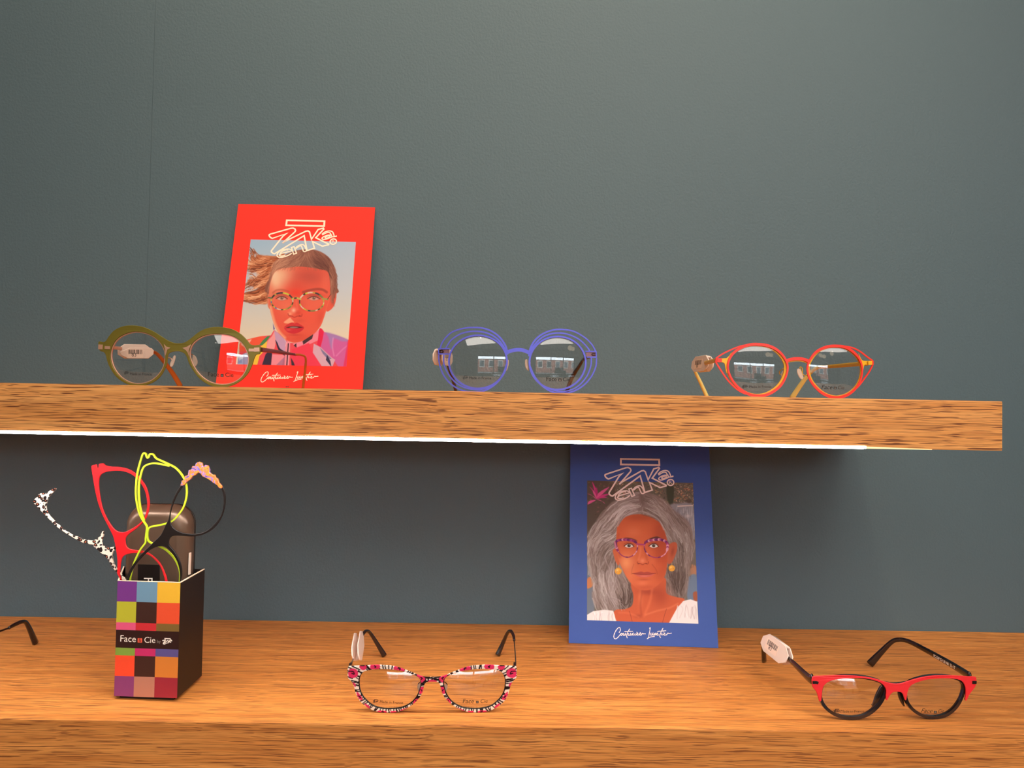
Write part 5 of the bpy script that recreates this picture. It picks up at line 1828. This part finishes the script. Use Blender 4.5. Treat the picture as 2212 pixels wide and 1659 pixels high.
painted_sheet('front_frame', S4, L4, 0.0016, 0.0, ZD, zebra_flowers, t, M['print'])
for i in (1, 2):
    c = cen(L4[i])
    sheet('inner_rim', S4, [shrink(L4[i], 1.03), shrink(L4[i], .972)], M['black'], t, 0.0014, 0.0018, 0.0003)
    lens(S4, L4[i], t)
made_in(S4, ZD, 438, 912, 500, 516, 918, 772, 934, M['dark_ink'], t, lh=34, slope=.05)
face_cie(S4, ZD, 1438, 922, 1562, 922, 1586, 894, 28, 1636, 920, 1716, 918, M['dark_ink'], t, shear=.15)
pad(S4, ZD, [(940, 728), (962, 722), (972, 750), (966, 790), (952, 812), (938, 790), (930, 755)], t, [((985, 700), .001), ((965, 705), .004), ((938, 740), .005), ((955, 770), .003)], M['dark_metal'])
pad(S4, ZD, [(1255, 728), (1235, 722), (1225, 750), (1232, 790), (1246, 812), (1260, 790), (1268, 755)], t, [((1212, 700), .001), ((1232, 705), .004), ((1262, 740), .005), ((1242, 770), .003)], M['dark_metal'])


def lower_temple(S, z, hinge, mids, tip_pt, sizes_a, sizes_b, mat_a, mat_b, t, depth_bend, ztip=.0012, extra_depth=(.010, .022)):
    """Hinge -> straight arm -> bend -> tip resting on the lower shelf."""
    h = S.pt(*S.uv(*z(hinge)), .001)
    tipw = pz_(*z(tip_pt), ZL + ztip)
    yb_ = h.y + depth_bend
    A = [h] + [at(z, p, h.y + d) for p, d in mids[0]]
    sweep('temple', A, sizes_a, mat_a, t)
    B = [at(z, p, yb_ + d) for p, d in mids[1]] + [tipw]
    sweep('temple_tip', B, sizes_b, mat_b, t)
    return h, tipw


dT = pz_(*ZD((570, 392)), ZL).y - S4.o.y
h4, tp = lower_temple(S4, ZD, (180, 512), ([((213, 452), .030), ((262, 330), .070), ((318, 185), dT - .028)], [((312, 200), 0), ((340, 140), .006), ((375, 118), .012), ((415, 150), .018), ((490, 265), .023)]), (568, 392),
                      [(.0010, .0026), (.0010, .0022), (.0010, .0018), (.0010, .0018)], [(.0022, .0024), (.0026, .0026), (.0028, .0028), (.0030, .0028), (.0032, .0038), (.0030, .0050)], M['dark_metal'], M['black_acetate'], t, dT - .032)
dT = pz_(*ZD((1822, 388)), ZL).y - S4.o.y
lower_temple(S4, ZD, (2026, 508), ([((2025, 430), .034), ((2018, 320), .074), ((2010, 222), dT - .030)], [((2011, 225), 0), ((2000, 165), .006), ((1968, 118), .012), ((1930, 152), .018), ((1880, 265), .023)]), (1824, 386),
             [(.0010, .0026), (.0010, .0018), (.0010, .0014), (.0010, .0012)], [(.0022, .0024), (.0026, .0026), (.0028, .0028), (.0030, .0028), (.0032, .0038), (.0030, .0050)], M['dark_metal'], M['black_acetate'], t, dT - .032)
hb = [S4.pt(*S4.uv(*ZD(p)), .0012) for p in ((185, 505), (2018, 500))]
for p in hb:
    box('hinge', p - Vector((.0011, .0002, .0012)), p + Vector((.0011, .0035, .0010)), M['dark_metal'], t, .0004)
price_tag('folded white price tag seen edge-on behind the left corner of the pink flower glasses', at(ZD, (250, 420), S4.o.y + .036), at(ZD, (295, 165), S4.o.y + .086), Vector((.25, .1, -1)), .0140, gap=.0050, sticker=False)

# ---------------------------------------------------------------- 5. red browline glasses, lower shelf
ZE = Zoom(4.254, 1620, 1350)
S5, a5, b5 = lower_surf(ZE, (900, 880), (1640, 872), 0.8)
t = thing('eyeglasses', 'red front eyeglasses with glossy black lower rims and long black temples, lower shelf, right', 'glasses', S5.o, 'eyeglasses on display')
frontE = [(568, 470), (640, 463), (740, 458), (860, 457), (960, 462), (1060, 472), (1150, 490), (1230, 515), (1290, 530), (1340, 535), (1390, 528), (1450, 508), (1530, 485), (1620, 466), (1720, 458), (1820, 458), (1930, 462), (2000, 468), (2066, 472), (2068, 530), (2055, 570), (2030, 600), (2002, 640), (1982, 685), (1966, 683), (1971, 640), (1972, 590), (1962, 545), (1938, 512), (1890, 493), (1800, 485), (1700, 487), (1600, 500), (1510, 528), (1465, 555), (1445, 590), (1435, 630), (1428, 680), (1415, 682), (1405, 650), (1390, 620), (1360, 608), (1310, 610), (1280, 635), (1255, 682), (1242, 680), (1240, 640), (1243, 600), (1228, 560), (1190, 525), (1120, 500), (1040, 485), (950, 482), (850, 487), (760, 500), (700, 525), (668, 560), (655, 610), (648, 690), (628, 690), (615, 640), (598, 600), (575, 575), (565, 545)]
sheet('front_frame', S5, [spline(S5.many(ZE, frontE), True, 2)], M['red_front'], t, 0.0012, -0.0010, 0.0003)
rL = [(690, 520), (660, 570), (648, 640), (662, 710), (705, 778), (775, 832), (860, 864), (950, 872), (1040, 856), (1115, 815), (1185, 745), (1228, 672), (1246, 600), (1232, 552), (1190, 518), (1100, 492), (990, 477), (860, 475), (760, 490)]
rR = [(1470, 530), (1442, 580), (1430, 645), (1448, 715), (1492, 782), (1560, 834), (1640, 864), (1725, 866), (1810, 840), (1882, 782), (1935, 702), (1964, 620), (1968, 560), (1945, 518), (1890, 489), (1800, 474), (1680, 474), (1580, 490)]
L5 = [spline(S5.many(ZE, r), True, 4) for r in (rL, rR)]
L5, _ = seat(L5, 0.02, 0.0011)
st_ = []
for l in L5:
    vs = [v for _, v in l]
    st_.append((l, [.0024 if v < .012 else .0022 for v in vs], True))
ribbons_each('rim', S5, st_, M['black_acetate'], t, 0.0030, 0.0012)
ribbons('bridge', S5, [(spline(S5.many(ZE, [(1225, 540), (1290, 552), (1340, 556), (1400, 550), (1470, 540)]), False, 4), .0028, False)], M['black_acetate'], t, 0.0028, 0.0014)
for lp in L5:
    lens(S5, shrink(lp, .98), t)
for pts in ([(1235, 575), (1215, 600), (1185, 660), (1165, 720), (1150, 770), (1180, 745), (1222, 680), (1240, 620)], [(1395, 625), (1390, 660), (1410, 720), (1445, 770), (1440, 700), (1425, 640)]):
    sheet('nose_pad', S5, [spline(S5.many(ZE, pts), True, 3)], M['black_acetate'], t, 0.0030, 0.0045, 0.0010)
made_in(S5, ZE, 766, 802, 828, 838, 806, 1052, 806, M['dark_ink'], t, lh=30, slope=0.0)
face_cie(S5, ZE, 1578, 808, 1678, 810, 1692, 790, 24, 1730, 808, 1786, 806, M['dark_ink'], t, shear=.25)
h = S5.pt(*S5.uv(*ZE((2040, 480))), .002)
tipw = pz_(*ZE((1102, 360)), ZL + .0022)
D = tipw.y - h.y
P = [h, at(ZE, (1850, 362), h.y + D * .28), at(ZE, (1600, 222), h.y + D * .62), at(ZE, (1450, 148), h.y + D * .78), at(ZE, (1360, 136), h.y + D * .85), at(ZE, (1300, 158), h.y + D * .89), at(ZE, (1215, 240), h.y + D * .94), tipw]
T5 = sweep('temple', P, [(.0020, .0062), (.0020, .0056), (.0020, .0046), (.0022, .0040), (.0024, .0040), (.0026, .0040), (.0030, .0050), (.0030, .0070)], M['black_acetate'], t, n=5)
# tiny white lettering along the right temple
Ut = (P[1] - P[2]).normalized()
pa, pb = P[2].lerp(P[1], .42), P[1].lerp(P[0], .3)
Ut = (pb - pa).normalized()
ST = Surf(pa, Ut, Vector((0, 0, 1)) - Ut * Ut.z, 0)
aa, bb = project(ST.pt(0, -.0012, -.0013)), project(ST.pt((pb - pa).length, -.0012, -.0013))
text_on('temple_lettering', ST, 'FC 53F C4 30 N0  52-17', aa, bb, M['white_ink'], t, -0.0013, squash=1.0, bold=.03)
h = S5.pt(*S5.uv(*ZE((590, 505))), .002)
P = [h, at(ZE, (540, 486), h.y + .006), at(ZE, (400, 352), h.y + .034), at(ZE, (290, 255), h.y + .060), at(ZE, (205, 160), h.y + .088), at(ZE, (150, 118), h.y + .104)]
sweep('temple', P, [(.0022, .0080), (.0022, .0066), (.0020, .0046), (.0020, .0040), (.0022, .0040), (.0024, .0040)], M['black_acetate'], t)
tipw = pz_(*ZE((131, 336)), ZL + .0016)
sweep('temple_tip', [P[-1], at(ZE, (136, 135), P[-1].y + .004), at(ZE, (126, 210), P[-1].y + .010), tipw], [(.0024, .0040), (.0030, .0040), (.0040, .0030), (.0046, .0026)], M['black_acetate'], t, up=Vector((0, 1, 0)))
ribbons_each('hinge_slot', S5, [(S5.many(ZE, [(566, 520), (600, 520), (618, 526)]), .0020, False), (S5.many(ZE, [(2030, 520), (2068, 520)]), .0022, False)], M['black'], t, 0.0006, -0.0017)
price_tag('white price tag with a barcode, tilted on the left temple of the red browline glasses', at(ZE, (368, 318), h.y + .042), at(ZE, (136, 136), h.y + .082), Vector((.35, .1, 1.0)), .0160, gap=.0052)

# ---------------------------------------------------------------- 6. glasses at the left edge: only a temple end shows
ZF = Zoom(18.43, 0, 1310)
t6 = thing('eyeglasses', 'eyeglasses cut off by the left picture edge, only a bent black temple tip in view', 'glasses', (-.50, -.22, ZL), 'eyeglasses on display')
tipw = pz_(*ZF((1415, 1466)), ZL + .0012)
b0 = at(ZF, (350, 860), tipw.y - .032)
sweep('temple_tip', [b0, at(ZF, (600, 720), tipw.y - .026), at(ZF, (870, 610), tipw.y - .020), at(ZF, (1030, 640), tipw.y - .014), at(ZF, (1190, 930), tipw.y - .008), tipw],
      [(.0020, .0028), (.0024, .0034), (.0026, .0034), (.0030, .0036), (.0036, .0044), (.0040, .0060)], M['black_acetate'], t6)
h6 = Vector((-.452, tipw.y - .135, ZL + .030))
sweep('temple', [h6, (h6 + b0) / 2 + Vector((0, 0, .0005)), b0], [(.0010, .0026), (.0010, .0022), (.0012, .0016)], M['dark_metal'], t6)
S6 = Surf((h6.x - .066, h6.y, ZL), (1, 0, 0), (0, 0, 1), 0.8)
rims = [ell(sx * .034, .0212, .0235, .0200, 40) for sx in (-1, 1)]
ribbons('front_frame', S6, [(r, .0024, True) for r in rims] + [([(-.0115, .024), (-.006, .027), (.006, .027), (.0115, .024)], .0026, False), ([(-.066, .030), (-.056, .028)], .003, False), ([(.056, .028), (.066, .030)], .003, False)], M['dark_metal'], t6, .0016)
for r in rims:
    lens(S6, r, t6)
tl = S6.pt(-.066, .030, .001)
bt = Vector((tl.x, b0.y, b0.z))
sweep('temple', [tl, (tl + bt) / 2, bt], [(.0010, .0026), (.0010, .0022), (.0012, .0016)], M['dark_metal'], t6)
sweep('temple_tip', [bt, bt + Vector((.001, .012, .001)), bt + Vector((.002, .022, -.008)), Vector((bt.x + .006, bt.y + .032, ZL + .0016))], [(.0020, .0028), (.0026, .0034), (.0030, .0036), (.0036, .0050)], M['black_acetate'], t6)

# ------------------------------------------------------------------ display box with bare fronts and a case
ZG = Zoom(5.0292, 220, 1200)
ZH = Zoom(4.424, 50, 960)
LIFT = 0.0028
a, b = pz_(*ZG((133, 1525)), ZL + LIFT), pz_(*ZG((818, 1550)), ZL + LIFT)
Ub = (b - a).normalized()
SX = Surf(a, Ub, (0, 0, 1))
bw = (b - a).length
bh = SX.uv(*ZG((848, 295)))[1]
bk = pz_(*ZG((1085, 1305)), ZL + LIFT)
Nn = SX.N
dep = (bk - b).dot(Nn)
bb_ = b + Nn * dep + Ub * ((bk - b).dot(Ub))
ab_ = a + Nn * dep - Ub * 0.0235
t = thing('display_box', 'open top cardboard display box with a front of coloured squares and black sides', 'box', (a + b + bb_ + ab_) / 4 - Vector((0, 0, LIFT)))


def wallp(name, p, q, mat, parent, z0, z1, th=0.0008):
    d = (q - p).normalized()
    n_ = Vector((-d.y, d.x, 0)) * th
    V = [p, q, q + n_, p + n_]
    V = [Vector((v.x, v.y, z)) for z in (z0, z1) for v in V]
    return mesh(name, V, [(3, 2, 1, 0), (4, 5, 6, 7), (0, 1, 5, 4), (1, 2, 6, 5), (2, 3, 7, 6), (3, 0, 4, 7)], mat, parent)


z0, z1 = ZL + LIFT, ZL + LIFT + bh
wallp('front_panel', a, b, M['box_black'], t, z0, z1)
wallp('side_panel', b, bb_, M['box_black'], t, z0, z1)
wallp('back_panel', bb_ , ab_, M['box_black'], t, z0, z1)
wallp('side_panel', ab_, a, M['box_black'], t, z0, z1)
# recessed foot under the sleeve, filler block inside
cc = (a + b + bb_ + ab_) / 4
ft = [cc + (p - cc) * .86 for p in (a, b, bb_, ab_)]
mesh('foot', [Vector((p.x, p.y, z)) for z in (ZL, z0 + .001) for p in ft], [(3, 2, 1, 0), (4, 5, 6, 7), (0, 1, 5, 4), (1, 2, 6, 5), (2, 3, 7, 6), (3, 0, 4, 7)], M['box_black'], t)
fl = [cc + (p - cc) * .97 for p in (a, b, bb_, ab_)]
mesh('bottom', [Vector((p.x, p.y, z)) for z in (z0 + .001, z0 + .002) for p in fl], [(3, 2, 1, 0), (4, 5, 6, 7), (0, 1, 5, 4), (1, 2, 6, 5), (2, 3, 7, 6), (3, 0, 4, 7)], M['box_inside'], t)
PROT = 0.016                                    # depth of the front compartment that holds the bare fronts
q = [a + Nn * .0012 + Ub * .0012, b + Nn * .0012 - Ub * .0012, b + Nn * PROT - Ub * .0012, a + Nn * PROT + Ub * .0012]
zi = z0 + .054
mesh('insert', [Vector((p.x, p.y, z)) for z in (z0 + .002, zi) for p in q], [(3, 2, 1, 0), (4, 5, 6, 7), (0, 1, 5, 4), (1, 2, 6, 5), (2, 3, 7, 6), (3, 0, 4, 7)], M['box_inside'], t)
# pale cut edge of the board along the top
tpz = z1
for p, qv in ((a, b), (b, bb_), (ab_, a)):
    d = (qv - p).normalized()
    n_ = Vector((-d.y, d.x, 0))
    m_ = wallp('board_edge', p - n_ * .00012, qv - n_ * .00012, M['cream_ink'], t, tpz - .0003, tpz + .0003, .0012)
FX = [0, .31, .637, 1]
FY = [0, .178, .360, .425, .580, .646, .825, 1]
cols = [[(118, 52, 132), (112, 148, 172), (242, 184, 52)], [(188, 182, 48), (62, 32, 24), (236, 82, 46)], [(226, 86, 128), (206, 44, 52), (128, 98, 46)], None,
        [(132, 162, 64), (200, 44, 104), (92, 82, 142)], [(246, 78, 46), (62, 32, 24), (214, 128, 50)], [(134, 60, 118), (184, 126, 106), (156, 38, 58)]]
swm = {}
for r in range(7):
    for c in range(3):
        if cols[r] is None:
            if c:
                continue
            fx0, fx1, k = 0, 1, (46, 16, 10)
        else:
            fx0, fx1, k = FX[c], FX[c + 1], cols[r][c]
        if k not in swm:
            swm[k] = paint('board_print', k, 0.45, vary=.02)
        u0, u1, v1, v0 = bw * fx0, bw * fx1, bh * (1 - FY[r]), bh * (1 - FY[r + 1])
        mesh('printed_band' if cols[r] is None else 'printed_square', [SX.pt(u, v, -.00012) for u, v in ((u0, v0), (u1, v0), (u1, v1), (u0, v1))], [(0, 1, 2, 3)], swm[k], t)
ZI = Zoom(15.255, 245, 1355)
WB = -.0002
text_on('lettering', SX, 'Face', ZI((226, 470)), ZI((738, 490)), M['white_ink'], t, WB, bold=0.0)
text_on('lettering', SX, 'Cie', ZI((1018, 508)), ZI((1378, 516)), M['white_ink'], t, WB, bold=0.0)
text_on('lettering', SX, 'by', ZI((1438, 515)), ZI((1558, 517)), M['pad_ink'], t, WB)
qd = [SX.uv(*ZI(p)) for p in ((804, 358), (948, 360), (948, 504), (804, 500))]
sheet('lettering_square', SX, [qd], paint('coral_ink', (236, 92, 66), .5), t, .00004, WB)
text_on('ampersand', SX, '&', ZI((828, 480)), ZI((922, 482)), M['dark_ink'], t, WB - .00006)
for p in ((1600, 350, 1920, 545),):
    p0, p1 = ZI((p[0], p[1])), ZI((p[2], p[3]))
    tiny_logo(SX, p0[0], p0[1], p1[0], p1[1], M['white_ink'], t, WB, .03)
ribbons('emblem_dots', SX, [(SX.many(ZI, [(1640, 535), (1670, 545)]), .0009, False), (SX.many(ZI, [(1700, 520), (1725, 515)]), .0009, False), (SX.many(ZI, [(1885, 400), (1905, 420), (1908, 460)]), .0007, False)], M['white_ink'], t, .00004, WB)

# spectacle case standing in the back of the box
yc = a.y + .0372
A_, B_ = py_(*ZH((935, 830)), yc), py_(*ZH((1640, 830)), yc)
def left_x(y):
    return a.x + (ab_.x - a.x) * (y - a.y) / (ab_.y - a.y)


def right_x(y):
    return b.x + (bb_.x - b.x) * (y - b.y) / (bb_.y - b.y)


A_ = Vector((max(A_.x, left_x(yc - .008) + .0016), yc, 0))
cw = min(B_.x, right_x(yc) - .0012) - A_.x
ztop = py_(*ZH((1300, 566)), yc).z
zbot = z0 + .0025
tc_ = thing('glasses_case', 'tall taupe and black hard spectacle case standing upright in the display box', 'case', ((A_.x + B_.x) / 2, yc, zbot))


def shell(name, x0, x1, zb, zt, yf, yk, rad, dome, mat):
    """Half shell: rounded rectangle whose front is domed."""
    V, Fc = [], []
    cx, cz = (x0 + x1) / 2, (zb + zt) / 2
    hx, hz = (x1 - x0) / 2, (zt - zb) / 2
    n_ = 14
    ring = []
    for qd_, (sx, sz) in enumerate(((1, 1), (-1, 1), (-1, -1), (1, -1))):
        for k in range(n_):
            an = math.pi / 2 * (qd_ + k / (n_ - 1))
            ring.append((sx * (hx - rad) + rad * math.cos(an), sz * (hz - rad) + rad * math.sin(an)))
    levels = [(1.0, 0.0)] + [(1 - dome / hx * (1 - math.cos(f * math.pi / 2)), f) for f in (.12, .3, .5, .7, .85, .95, 1)]
    N_ = len(ring)
    d = yk - yf
    for s, f in levels:
        inset = (1 - s) * hx
        for x, z in ring:
            V.append((cx + x * (hx - inset) / hx, yk - d * math.sin(f * math.pi / 2), cz + z * (hz - inset) / hz))
    for l in range(len(levels) - 1):
        for i in range(N_):
            j = (i + 1) % N_
            Fc.append((l * N_ + i, l * N_ + j, (l + 1) * N_ + j, (l + 1) * N_ + i))
    Fc.append(tuple(range((len(levels) - 1) * N_, len(levels) * N_)))
    Fc.append(tuple(range(N_))[::-1])
    o = mesh(name, V, Fc, mat, tc_, True)
    bm_ = bmesh.new()
    bm_.from_mesh(o.data)
    bmesh.ops.recalc_face_normals(bm_, faces=bm_.faces[:])
    bm_.to_mesh(o.data)
    bm_.free()
    return o


cf = shell('front_shell', A_.x, A_.x + cw, zbot, ztop, yc - .0135, yc, .016, .010, M['case_shell'])
cf['label'] = 'taupe front half with a dark label'
ybk = min(bb_.y, ab_.y) - .0016
zb2 = py_(*ZH((1400, 540)), yc + .010).z
shell('back_shell', A_.x + .001, A_.x + cw, zbot, zb2 - .001, ybk, yc + .0004, .016, .007, M['case_black'])
SCs = Surf((A_.x, yc - .0138, zbot), (1, 0, 0), (0, 0, 1))
lab = [SCs.uv(*ZH(p)) for p in ((1096, 1146), (1306, 1150), (1306, 1310), (1306, 1640), (1092, 1640))]
sheet('case_label', SCs, [lab], M['black'], tc_, .0002, 0)
# lettering on the label runs downwards
pF = [SCs.uv(*ZH(p)) for p in ((1242, 1276), (1242, 1640))]
cu = bpy.data.curves.new('tmp', 'FONT')
cu.body = 'Face & Cie'
o_ = bpy.data.objects.new('tmp', cu)
COL.objects.link(o_)
me = bpy.data.meshes.new_from_object(o_.evaluated_get(bpy.context.evaluated_depsgraph_get()))
bpy.data.objects.remove(o_)
xs = [v.co.x for v in me.vertices]
hF = (SCs.uv(*ZH((1242, 1276)))[0] - SCs.uv(*ZH((1155, 1276)))[0]) / .72
for v in me.vertices:
    v.co = SCs.pt(pF[0][0] - hF * .72 + v.co.y * hF, pF[0][1] - (v.co.x - min(xs)) * hF, -.00015)
me.materials.clear()
link('lettering', me, M['white_ink'], tc_)
sk = py_(*ZH((1630, 1030)), yc - .004)
sk2 = py_(*ZH((1630, 1235)), yc - .004)
box('side_sticker', (A_.x + cw - .0010, yc - .0085, sk2.z), (A_.x + cw - .0003, yc - .0050, sk.z), M['sticker'], tc_)


# bare fronts: each stands on its end on the insert
def tilt_surf(Yb, lean_):
    s = Surf((cc.x, Yb, zi), (1, 0, 0), (0, math.sin(lean_), math.cos(lean_)))
    return s


def inside(loops, S_):
    """Below the rim of the box the fronts stay between its side walls."""
    out = []
    for l in loops:
        q = []
        for u, v in l:
            p = S_.pt(u, v)
            if p.z < z1 + .0022:
                x = min(max(p.x, left_x(p.y) + .0022), right_x(p.y) - .0018)
                u += x - p.x
            q.append((u, v))
        out.append(q)
    return out


def reach(loops, S_, vlow, target):
    """Bring the hidden lower end down to the insert."""
    vmin = min(v for l in loops for _, v in l)
    k = (vlow - target) / (vlow - vmin)
    return inside([[(u, v if v > vlow else vlow + (v - vlow) * k) for u, v in l] for l in loops], S_)


redO = [(655, 205), (690, 194), (705, 191), (709, 215), (716, 226), (723, 215), (726, 188), (768, 180), (790, 200), (850, 212), (920, 215), (1000, 232), (1070, 270), (1130, 330), (1180, 410), (1205, 500), (1210, 580), (1195, 660), (1160, 730), (1090, 800), (1020, 850), (985, 885), (978, 920), (985, 960), (1005, 990), (1050, 1005), (1120, 1012), (1190, 1030), (1250, 1070), (1310, 1130), (1350, 1210), (1380, 1300), (1380, 1400), (1345, 1490), (1260, 1560), (1140, 1610), (1020, 1615), (940, 1570), (910, 1480), (900, 1300), (903, 1180), (903, 1100), (890, 1000), (870, 900), (850, 850), (810, 770), (760, 670), (720, 560), (695, 460), (675, 350), (660, 260)]
redA = [(745, 290), (790, 265), (850, 254), (930, 252), (1000, 268), (1060, 300), (1120, 360), (1165, 440), (1185, 520), (1187, 600), (1165, 690), (1120, 750), (1050, 800), (980, 835), (930, 838), (880, 815), (835, 760), (790, 680), (755, 590), (735, 480), (725, 390), (728, 330)]
redB = [(945, 1090), (980, 1055), (1040, 1040), (1120, 1038), (1190, 1050), (1250, 1090), (1310, 1160), (1342, 1240), (1358, 1310), (1355, 1400), (1320, 1480), (1245, 1535), (1140, 1580), (1035, 1590), (960, 1550), (932, 1470), (925, 1300), (930, 1180)]
limO = [(1148, 88), (1172, 88), (1178, 112), (1192, 128), (1205, 114), (1212, 94), (1246, 97), (1272, 132), (1335, 162), (1400, 192), (1460, 226), (1512, 282), (1550, 350), (1565, 430), (1558, 520), (1528, 610), (1470, 690), (1420, 735), (1360, 757), (1290, 774), (1222, 786), (1196, 812), (1188, 862), (1194, 912), (1222, 940), (1300, 972), (1370, 1010), (1440, 1080), (1480, 1150), (1500, 1220), (1498, 1300), (1480, 1400), (1420, 1500), (1300, 1570), (1170, 1570), (1080, 1510), (1040, 1420), (1022, 1310), (1035, 1230), (1060, 1135), (1100, 1045), (1130, 992), (1170, 938), (1172, 900), (1178, 850), (1184, 790), (1170, 760), (1138, 712), (1110, 650), (1088, 560), (1078, 470), (1082, 370), (1096, 260), (1125, 150)]
limI = [(1400, 206), (1320, 188), (1250, 180), (1190, 192), (1150, 222), (1125, 290), (1108, 380), (1106, 470), (1114, 560), (1130, 650), (1158, 730)]
blkO = [(1515, 385), (1470, 450), (1430, 540), (1405, 640), (1390, 720), (1365, 765), (1320, 860), (1250, 930), (1180, 1000), (1110, 1070), (1050, 1150), (1010, 1220), (985, 1300), (985, 1400), (1010, 1500), (1100, 1570), (1250, 1580), (1380, 1540), (1465, 1460), (1505, 1360), (1520, 1250), (1515, 1170), (1490, 1090), (1440, 1010), (1398, 962), (1396, 920), (1412, 888), (1445, 872), (1520, 873), (1620, 880), (1700, 868), (1780, 835), (1850, 775), (1900, 695), (1930, 600), (1937, 500), (1922, 430), (1905, 400), (1890, 410), (1912, 470), (1918, 560), (1895, 670), (1840, 750), (1770, 815), (1690, 850), (1610, 855), (1530, 845), (1460, 815), (1420, 772), (1408, 730), (1412, 650), (1440, 560), (1480, 470), (1530, 400)]
blkH = [(1290, 975), (1350, 975), (1395, 1005), (1440, 1060), (1475, 1120), (1495, 1190), (1500, 1260), (1488, 1360), (1440, 1450), (1360, 1515), (1240, 1550), (1110, 1540), (1025, 1480), (1002, 1400), (1008, 1310), (1030, 1235), (1080, 1145), (1150, 1065), (1220, 1005)]
flor = [(1512, 388), (1525, 345), (1550, 335), (1555, 300), (1583, 292), (1590, 245), (1615, 237), (1625, 206), (1650, 206), (1660, 176), (1690, 164), (1720, 175), (1726, 205), (1735, 218), (1745, 195), (1776, 200), (1795, 240), (1790, 262), (1815, 287), (1840, 290), (1850, 317), (1868, 325), (1880, 365), (1900, 385), (1912, 405), (1900, 420), (1880, 415), (1860, 385), (1830, 370), (1800, 345), (1765, 322), (1720, 302), (1705, 277), (1682, 266), (1660, 292), (1630, 302), (1610, 332), (1580, 352), (1555, 382), (1530, 398)]
leoO = [(100, 540), (135, 500), (150, 475), (185, 465), (225, 463), (260, 440), (300, 415), (318, 425), (290, 460), (250, 500), (232, 540), (222, 590), (232, 640), (265, 690), (320, 745), (380, 800), (450, 850), (530, 885), (600, 910), (660, 918), (700, 905), (740, 870), (760, 830), (775, 835), (770, 880), (757, 925), (770, 960), (810, 983), (860, 980), (905, 962), (930, 985), (900, 1000), (866, 1020), (856, 1060), (862, 1110), (890, 1175), (935, 1230), (985, 1285), (1040, 1350), (1090, 1420), (1075, 1440), (1020, 1385), (960, 1315), (915, 1250), (870, 1190), (830, 1130), (800, 1080), (740, 1030), (690, 985), (655, 955), (590, 945), (520, 912), (450, 872), (380, 827), (310, 772), (250, 712), (205, 665), (170, 630), (135, 590), (105, 560)]


def bare(name_label, S_, loops, mat, thick, extra=None, group='bare spectacle fronts in the display box', smooth=2):
    uv = [spline(S_.many(ZH, l), True, smooth) if smooth > 1 else S_.many(ZH, l) for l in loops]
    vlow = S_.uv(*ZH((1200, 1330)))[1]
    uv = reach(uv, S_, vlow, .0002)
    tt = thing('spectacle_front', name_label, 'glasses frame', S_.pt(0, 0), group)
    sheet('front_frame', S_, uv, mat, tt, thick, 0, .0003)
    return tt, uv


Yk, Yr, Yl, Yp = a.y + .0028, a.y + .0052, a.y + .0106, a.y + .0130
SK_ = tilt_surf(Yk, 0.0)
tk, _ = bare('black spectacle front tipped with orange and violet petals, standing in the display box', SK_, [blkO, blkH], M['black'], .0014)
fo = sheet('petal_trim', SK_, [SK_.many(ZH, flor)], M['floral'], tk, .0022, -.0010, .0004)
fo['label'] = 'orange and violet petal relief'
SR_ = tilt_surf(Yr, 0.05)
bare('bright red cat-eye spectacle front standing upright in the display box', SR_, [redO, redA, redB], M['deep_red'], .0014)
SL_ = tilt_surf(Yl, -0.070)
tl_ = thing('spectacle_front', 'lime green wire spectacle front, tallest of those in the display box', 'glasses frame', SL_.pt(0, 0), 'bare spectacle fronts in the display box')
vlow = SL_.uv(*ZH((1200, 1330)))[1]
l1 = reach([spline(SL_.many(ZH, limO), True, 3)], SL_, vlow, .0008)[0]
l2 = spline(SL_.many(ZH, limI), False, 4)
ribbons('front_frame', SL_, [(l1, .00125, True), (l2, .00125, False)], M['lime'], tl_, .0013)
SP_ = tilt_surf(Yp, 0.0)
leo_uv = spline(SP_.many(ZH, leoO), True, 2)
tp_ = thing('spectacle_front', 'leopard print spectacle front sticking out of the display box to the left', 'glasses frame', SP_.pt(0, 0), 'bare spectacle fronts in the display box')
vlow = SP_.uv(*ZH((1200, 1330)))[1]
leo_uv = reach([leo_uv], SP_, vlow, .0002)[0]
sheet('front_frame', SP_, [leo_uv], M['leopard'], tp_, .0016, 0, .0003)
